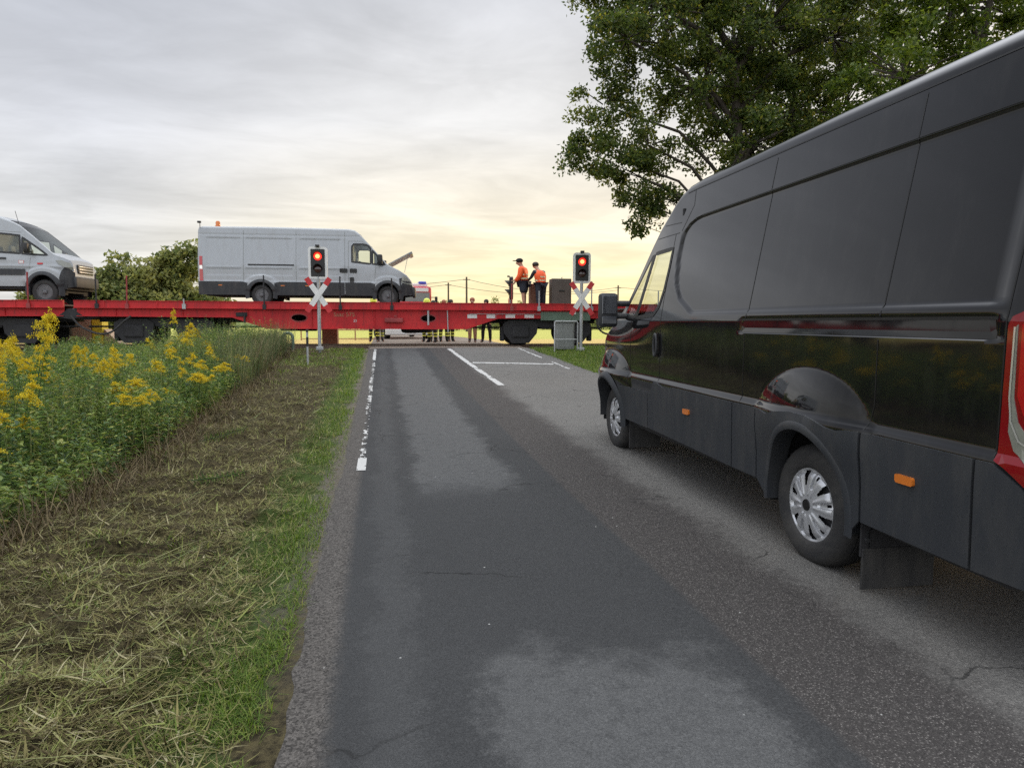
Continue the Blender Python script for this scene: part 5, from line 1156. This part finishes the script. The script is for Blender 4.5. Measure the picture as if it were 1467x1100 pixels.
Cb = np.stack([hx + lean[:, 0] * u * hh, hy + lean[:, 1] * u * hh, groundz(hx, hy) + (.12 + .88 * u) * hh], 1)
az = rng.uniform(0, 6.28, n); el = rng.uniform(-.35, .75, n); A = np.stack([np.cos(az) * np.cos(el), np.sin(az) * np.cos(el), np.sin(el)], 1); B = np.stack([-np.sin(az), np.cos(az), 0 * az], 1)
broad = np.repeat(rng.random(len(xs_)) < .30 + .35 * (1 - sst(5, 9, ys_)), nl)
V, F = leaf_quads(Cb, A, B, rng.uniform(.045, .095, n) * (1.2 - .5 * u), np.where(broad, rng.uniform(.020, .042, n), rng.uniform(.009, .018, n)), .25)
tag(mesh_np('weeds', V, F, WEED), 'dense green weed thicket along the left bank', 'weeds', None, 'stuff')
st = MB
i = np.arange(len(xs_)); blades('weed_stems', np.stack([xs_, ys_, groundz(xs_, ys_)], 1), np.arctan2(lean[::nl, 1], lean[::nl, 0]), np.hypot(lean[::nl, 0], lean[::nl, 1]), H_ * 1.02, np.full(len(i), .010), np.zeros(len(i)), STALK, label='upright stems inside the weed thicket', cat='stems')
# dry grass at the foot of the bank and tall grass at its far end
n = 9500; yd = 3.4 + 17 * rng.random(n) ** 1.5; xd = edge_x(yd) + rng.normal(-.02, .20, n)
yt = rng.uniform(13.5, 20.8, 7000); xt = edge_x(yt) - rng.random(7000) * 2.2
xa, ya = np.concatenate([xd, xt]), np.concatenate([yd, yt]); n2 = len(xa)
La = np.concatenate([rng.uniform(.06, .36, n), rng.uniform(.45, .95, 7000)])
blades('dry_grass', np.stack([xa, ya, groundz(xa, ya)], 1), rng.uniform(0, 6.28, n2), rng.uniform(.05, 1.15, n2) * np.concatenate([np.ones(n), np.full(7000, .35)]), La, rng.uniform(.003, .007, n2) * (1 + ya * .05), rng.uniform(.1, .9, n2), DRY, label='dry brown grass at the foot of the weed bank', cat='dry grass')
GT = leafmat('tall_grass', [(0, (.045, .070, .030)), (.6, (.10, .135, .052)), (1, (.26, .22, .12))], trans=.25, rough=.6)
yt = rng.uniform(12.0, 21.0, 9000); xt = edge_x(yt) + .1 - rng.random(9000) * 2.2; gh_ = .55 + .75 * vnoise(xt * .9, yt * .7, 58)
blades('tall_grass', np.stack([xt, yt, groundz(xt, yt)], 1), rng.uniform(0, 6.28, 9000), rng.uniform(.02, .25, 9000), rng.uniform(.50, 1.15, 9000) * gh_, rng.uniform(.003, .007, 9000) * 1.5, rng.uniform(.0, .5, 9000), GT, label='tall grey-green grass at the far end of the bank', cat='tall grass')

# goldenrod plants, each a thing: leafy stem and flower plume
PLUME = leafmat('goldenrod_flower', [(0, (.30, .30, .04)), (.3, (.52, .42, .03)), (.7, (.64, .46, .03)), (1, (.72, .62, .08))], trans=.25, rough=.7, spec=.1)
GLEAF = leafmat('goldenrod_leaf', [(0, (.046, .090, .034)), (.5, (.10, .175, .046)), (1, (.22, .27, .065))], trans=.35, rough=.5)
def goldenrod(seed):
    r = np.random.default_rng(seed); h = r.uniform(.95, 1.12); bend = r.normal(0, .07, 2); n = 70
    u = np.linspace(.12, .86, n); az = np.arange(n) * 2.4 + r.uniform(0, 6); el = r.uniform(-.1, .6, n)
    C = np.stack([bend[0] * u * u, bend[1] * u * u, u * h], 1); A = np.stack([np.cos(az) * np.cos(el), np.sin(az) * np.cos(el), np.sin(el)], 1); B = np.stack([-np.sin(az), np.cos(az), 0 * az], 1)
    V, F = leaf_quads(C, A, B, r.uniform(.07, .11, n) * (1.1 - .5 * u), r.uniform(.009, .015, n), .3)
    mb = MB(); mb.tube([(bend[0] * t * t, bend[1] * t * t, t * h) for t in np.linspace(0, .97, 7)], [.006, .0055, .005, .0045, .004, .003, .002], 5); k = len(V)
    V = np.concatenate([V, np.array([tuple(q) for q in mb.v])]); T = [f for f in F.tolist()]
    for f in mb.f:
        f = [i + k for i in f]; T += [(f[0], f[i], f[i + 1]) for i in range(1, len(f) - 1)]
    o = bpy.data.objects.new('goldenrod', None); COL.objects.link(o)
    mesh_np('stem', V, np.array(T), GLEAF, o)
    # plume: arching side branches set with small florets
    P = []
    for b in range(16):
        t = r.uniform(.82, .99); a = b * 2.4 + r.uniform(-.4, .4); ln = (1.02 - t) * .50 + .035
        for q in np.linspace(.1, 1, 26):
            P.append((bend[0] * t * t + math.cos(a) * ln * q, bend[1] * t * t + math.sin(a) * ln * q, t * h + ln * (.75 * q - .75 * q * q) + .004))
    for t in np.linspace(.90, 1.02, 22): P.append((bend[0] * t * t, bend[1] * t * t, t * h))
    P = np.array(P); P = np.repeat(P, 3, 0) + r.normal(0, .008, (len(P) * 3, 3)); A = r.normal(size=P.shape); A /= np.linalg.norm(A, axis=1, keepdims=True); B = np.cross(A, r.normal(size=P.shape)); B /= np.linalg.norm(B, axis=1, keepdims=True)
    V, F = leaf_quads(P, A, B, r.uniform(.008, .014, len(P)), r.uniform(.006, .011, len(P)), 0)
    mesh_np('flower_plume', V, F, PLUME, o)
    return tag(o, 'goldenrod plant with yellow plume in the weed bank on the left', 'goldenrod', 'goldenrod plants on the left bank')
protos = [goldenrod(100 + i) for i in range(7)]
spots = []
for cx_, cy_, num, sp in ((-3.25, 6.6, 8, .22), (-3.6, 7.6, 5, .35), (-2.9, 6.0, 3, .2), (-2.9, 7.9, 5, .3), (-2.55, 9.4, 3, .2), (-2.5, 11.6, 6, .22), (-3.1, 10.3, 5, .4), (-3.9, 13.6, 12, .45), (-3.4, 12.8, 5, .4), (-2.6, 13.2, 3, .2), (-3.4, 9.0, 5, .4), (-5.0, 12.0, 3, .8), (-2.62, 7.9, 3, .12), (-2.45, 9.4, 3, .10), (-2.5, 7.0, 2, .12), (-3.0, 11.4, 4, .3), (-4.2, 9.2, 5, .5)):
    for _ in range(num): spots.append((cx_ + rnd.gauss(0, sp), cy_ + rnd.gauss(0, sp * 1.3)))
for i, (a, b) in enumerate(spots):
    a = min(a, float(edge_x(b)) - .08); o = protos[i] if i < len(protos) else copy_tree(protos[i % len(protos)])
    hh = max(.45, float(weed_h(a, b))) * rnd.uniform(.95, 1.12) + .05 + (.30 if i < 8 else 0); o.location = (a, b, float(groundz(a, b)) - .02); o.scale = ((.62, .95, .8, 1.1)[i % 4], (.62, .95, .8, 1.1)[i % 4], hh / 1.02); o.rotation_euler = (rnd.gauss(0, .09), rnd.gauss(0, .09), rnd.uniform(0, 6.28))
# uprooted weeds lying on the hay
def cut_weed(label, x, y, yaw, s):
    o = copy_tree(protos[2]); o.name = 'cut_weed'; tag(o, label, 'cut weed'); del o['group']
    o.location = (x, y, float(groundz(x, y)) + .05); o.scale = (s, s, s * .8); o.rotation_euler = (RAD(84), 0, yaw)
    for ch in [c for c in bpy.data.objects if c.parent == o and c.name.startswith('flower')]: bpy.data.objects.remove(ch)
cut_weed('wilted green weed lying on the mown verge by the bank', -1.62, 6.0, 1.1, .75); cut_weed('second cut weed with limp leaves, farther along the mown verge', -1.95, 7.6, 2.0, .8)

# trees
def tree(name, label, base, blobs, nleaf, leaf, m, trunk_r=.2, top=None, ncl=60, clr=.4, group=None, seed=1, forks=()):
    r = np.random.default_rng(seed); t = thing(name, label, 'tree' if name != 'bush' else 'bush', base, 0, group); mb = MB()
    bl = np.array([b[:3] for b in blobs]); br = np.array([b[3] for b in blobs])
    top = top if top is not None else float(bl[:, 2].max())
    tr = [(0, 0, -.2)] + [(r.normal(0, .012 * top) * q, r.normal(0, .012 * top) * q, top * q) for q in (.18, .36, .54, .72, .9)]
    mb.tube(tr, [trunk_r * q for q in (1.15, .9, .78, .6, .4, .12)], 9)
    cl = []; wt = br ** 2; wt = wt / wt.sum()
    for b, R_, w in zip(bl, br, wt):
        h0 = min(top * .8, max(.12 * top, b[2] - .55 * np.hypot(b[0], b[1]) - .4 * R_)); f = h0 / top; st_ = Vector(np.array([np.interp(f, [0, .18, .36, .54, .72, .9], [p[i] for p in tr]) for i in range(3)])); st_.z = h0
        e = Vector(b); md = st_.lerp(e, .5) + Vector((r.normal(0, .1), r.normal(0, .1), .12 * (e - st_).length)); rb = max(.02, trunk_r * .38 * min(1, R_ / 1.6))
        mb.tube([st_, st_.lerp(md, .5) + Vector(r.normal(0, .05, 3)), md, md.lerp(e, .5), e], [rb, rb * .85, rb * .7, rb * .5, rb * .25], 7)
        k = max(3, int(ncl * w)); d = runit(k) * (R_ * r.uniform(.25, 1.0, (k, 1)) ** .6); d[:, 2] *= .8
        for q in d:
            c = np.array(b) + q; cl.append((*c, clr * r.uniform(.6, 1.25)))
            if r.random() < .75: s0_ = Vector(b) + Vector(q) * .15; mb.tube([s0_, Vector(c) - Vector(q) * .3 + Vector((0, 0, .08)), Vector(c)], [rb * .32, rb * .2, rb * .08], 5, False)
    mb.build('trunk', M['bark'], t, True, None)
    cl = np.array(cl); pick = r.integers(0, len(cl), nleaf); off = np.clip(r.normal(size=(nleaf, 3)), -1.5, 1.5) * cl[pick, 3:4] * np.array([.62, .62, .42]); C = cl[pick, :3] + off
    A = r.normal(size=(nleaf, 3)); A[:, 2] -= .45; A /= np.linalg.norm(A, axis=1, keepdims=True); B = np.cross(A, r.normal(size=(nleaf, 3)) + np.array([0, 0, 1.2])); B /= np.linalg.norm(B, axis=1, keepdims=True)
    V, F = leaf_quads(C, A, B, r.uniform(.7, 1.25, nleaf) * leaf, r.uniform(.45, .75, nleaf) * leaf, .2)
    mesh_np('crown', V, F, m, t); return t
TL = leafmat('tree_leaf', [(0, (.036, .056, .018)), (.5, (.076, .110, .028)), (.9, (.14, .17, .038)), (1, (.30, .26, .05))], trans=.5, rough=.5, clump=(.15, .17, .03), cscale=.55)
TL2 = leafmat('tree_leaf_light', [(0, (.045, .075, .016)), (.5, (.095, .14, .025)), (1, (.20, .24, .04))], trans=.45, rough=.5, clump=(.15, .17, .03), cscale=.5)
# the big tree over the van: its crown hangs over the road
tree('roadside_tree', 'large dark leafy tree whose low branches hang out over the road behind the black van', (8.85, 15.8, .4),
     [(-3.1, -.3, 7.6, 1.25), (-2.0, .2, 8.6, 1.7), (-3.3, .5, 6.3, .95), (-2.4, 0, 5.3, 1.0), (-3.2, -.2, 4.7, .75), (-1.9, .2, 4.1, .75), (-2.75, .1, 4.0, .62), (-3.5, .2, 5.1, .8), (-4.1, .2, 5.0, .45), (-2.5, .1, 3.4, .35), (-.8, .3, 6.9, 1.7), (.6, .2, 8.3, 1.9), (.2, -.2, 5.4, 1.5), (1.7, .4, 6.5, 1.7), (2.6, .2, 8.3, 1.7), (-1.2, 1.2, 9.6, 1.6), (1.0, .8, 10.2, 1.8), (.5, 1.0, 3.9, 1.2), (2.4, .8, 4.4, 1.3), (-2.9, .9, 9.2, 1.1)],
     82000, .102, TL, .24, 9.5, 480, .30, 'roadside trees behind the black van', 3)
tree('roadside_tree', 'lighter green tree standing to the right, behind the rear of the black van roof', (13.6, 13.6, .3),
     [(-2.0, 0, 6.6, 1.6), (-.6, .3, 8.4, 1.8), (1.2, 0, 7.0, 1.8), (-1.6, .4, 4.8, 1.3), (.4, .2, 5.2, 1.6), (2.6, .3, 8.6, 1.7), (2.4, .2, 5.4, 1.5), (-1.8, -.4, 8.6, 1.4), (.9, .3, 10, 1.6)],
     44000, .11, TL2, .22, 9.3, 320, .30, 'roadside trees behind the black van', 5)
tree('roadside_tree', 'tree with bare upper stems behind the other two roadside trees', (12.2, 18.6, .3), [(-2, 0, 7.8, 1.7), (0, 0, 9.6, 1.8), (1.8, .4, 7.6, 1.9), (-.6, .4, 5.4, 1.7), (2.5, 0, 10.4, 1.7), (-2.4, .3, 10.6, 1.4), (4.5, 0, 8.5, 1.8), (4.2, 0, 5.4, 1.8)], 34000, .12, TL, .24, 10, 260, .4, 'roadside trees behind the black van', 8)
tree('bush', 'added leafy shrub blocking the low sun, unseen behind the middle of the black van', (9.2, 10.6, .2), [(0, 0, 1.4, 1.1), (1.3, .3, 1.6, 1.1), (-1.1, .4, 1.2, .9), (2.4, -.6, 1.3, 1.0), (.6, .4, 2.4, .9)], 9000, .13, TL, .1, 2.6, 60, .3, 'added shrubs behind the black van', 31)  # unseen shrubs added to keep low sun from shining under the van
tree('bush', 'added wide leafy shrub blocking the low sun, unseen beyond the black van bonnet', (11.2, 15.0, .2), [(0, 0, 1.4, 1.2), (1.5, .3, 1.7, 1.2), (-1.3, .4, 1.1, .9), (2.8, -.6, 1.3, 1.1), (.6, .4, 2.5, 1.0)], 9000, .13, TL2, .1, 2.6, 60, .3, 'added shrubs behind the black van', 32)
# trees beyond the track on the left
TD = leafmat('far_leaf', [(0, (.075, .105, .045)), (.5, (.16, .19, .065)), (1, (.30, .30, .11))], trans=.45, rough=.6, clump=(.30, .29, .11), cscale=.35)  # leaves lightened: morning haze put into their colour
def far_tree(label, px, yw, h, w, seed, name='bush', group='bushes beyond the track on the left'):
    r = random.Random(seed); bl = [(r.uniform(-w * .38, w * .38), r.uniform(-1, 1), h * r.uniform(.25, .78), w * r.uniform(.20, .30)) for _ in range(9)] + [(0, 0, h * .8, w * .2), (-w * .1, 0, h * .5, w * .34), (w * .2, 0, h * .35, w * .3)]
    tree(name, label, (px, yw, .2), bl, 6500, .30, TD, .16, h * .85, 90, .55, group, seed)
far_tree('olive bush mass beyond the track, nearest the black-bumpered van', -17.4, 45, 4.6, 3.6, 11); far_tree('broad round olive bush beyond the track, in the middle of the clump', -15.7, 46, 5.9, 4.4, 12)
far_tree('yellow-green bush beyond the track, right of the clump', -13.9, 45, 5.2, 3.8, 13); far_tree('taller open tree beyond the track just left of the white van tail', -12.3, 46, 7.0, 3.0, 14, 'field_tree', 'bushes beyond the track on the left')
far_tree('low dark bush filling the gap below the field tree', -12.6, 48, 3.2, 4.8, 15); far_tree('dark low bush at the far left of the clump', -19.6, 47, 4.3, 4.4, 16)
far_tree('small rounded tree on the horizon right of the fire engine', 3.6, 92, 6.0, 6.6, 21, 'field_tree', 'small trees on the horizon'); far_tree('low flat tree on the horizon between the two poles', 8.6, 120, 5.0, 9, 22, 'field_tree', 'small trees on the horizon')
far_tree('thin young tree on the horizon left of the edge-on signal', 17.0, 115, 4.2, 5, 23, 'field_tree', 'small trees on the horizon')
for i, (a, b, h) in enumerate(((30, 150, 5), (52, 160, 6), (75, 150, 7), (-60, 150, 7), (-42, 140, 8))):
    far_tree(['hedge tree on the far right horizon', 'hedge tree behind the black van bonnet', 'wide hedge tree far right behind the van', 'wide tree far left behind the first van', 'tall wide tree far left behind the bushes'][i], a, b, h, 12, 40 + i, 'field_tree', 'small trees on the horizon')

for i, (a, b, h, w_) in enumerate(((6.5, 100, 2.6, 13), (20, 108, 2.8, 15), (33, 112, 2.6, 14), (-8, 104, 2.8, 14), (46, 118, 3.0, 15))):
    far_tree(['low scrub on the field edge behind the crew', 'low scrub on the field edge behind the deck workers', 'low scrub on the field edge right of the right signal', 'low scrub on the field edge behind the fire engine', 'low scrub on the field edge behind the black van bonnet'][i], a, b, h, w_, 60 + i, 'bush', 'scrub along the field edge')
# poles and wires
def pole(label, x, y, h, zb=.3):
    t = thing('utility_pole', label, 'pole', (x, y, zb), 0, 'utility poles in the field')
    MB().tube([(0, 0, -.3), (0, 0, h)], [.16, .11], 10).build('pole', M['wood'], t, True); mb = MB(); mb.box((0, 0, h - .35), (.9, .1, .1)); mb.build('cross_arm', M['wood'], t); return (x, y, zb + h - .3)
p1 = pole('taller wooden pole in the field right of the fire engine', 11.1, 88, 7.0); p2 = pole('shorter wooden pole left of the taller one', 9.7, 98, 6.8); p3 = pole('thin wooden pole beyond the end of the wagon', 34.5, 95, 6.6)
def wire(a, b, sag):
    mb = MB(); mb.tube([(a[0] + (b[0] - a[0]) * t, a[1] + (b[1] - a[1]) * t, a[2] + (b[2] - a[2]) * t - sag * 4 * t * (1 - t)) for t in np.linspace(0, 1, 13)], .028, 4)
    tag(mb.build('overhead_wire', M['wire']), 'thin sagging overhead wire across the field', 'wire', 'overhead wires')
wire((-30, 80, 6.6), p1, 1.5); wire((-30, 92, 6.4), p2, 1.4); wire(p1, p3, 1.1); wire(p2, (34.4, 95, 6.2), 1.0); wire(p3, (70, 90, 6.5), .8)
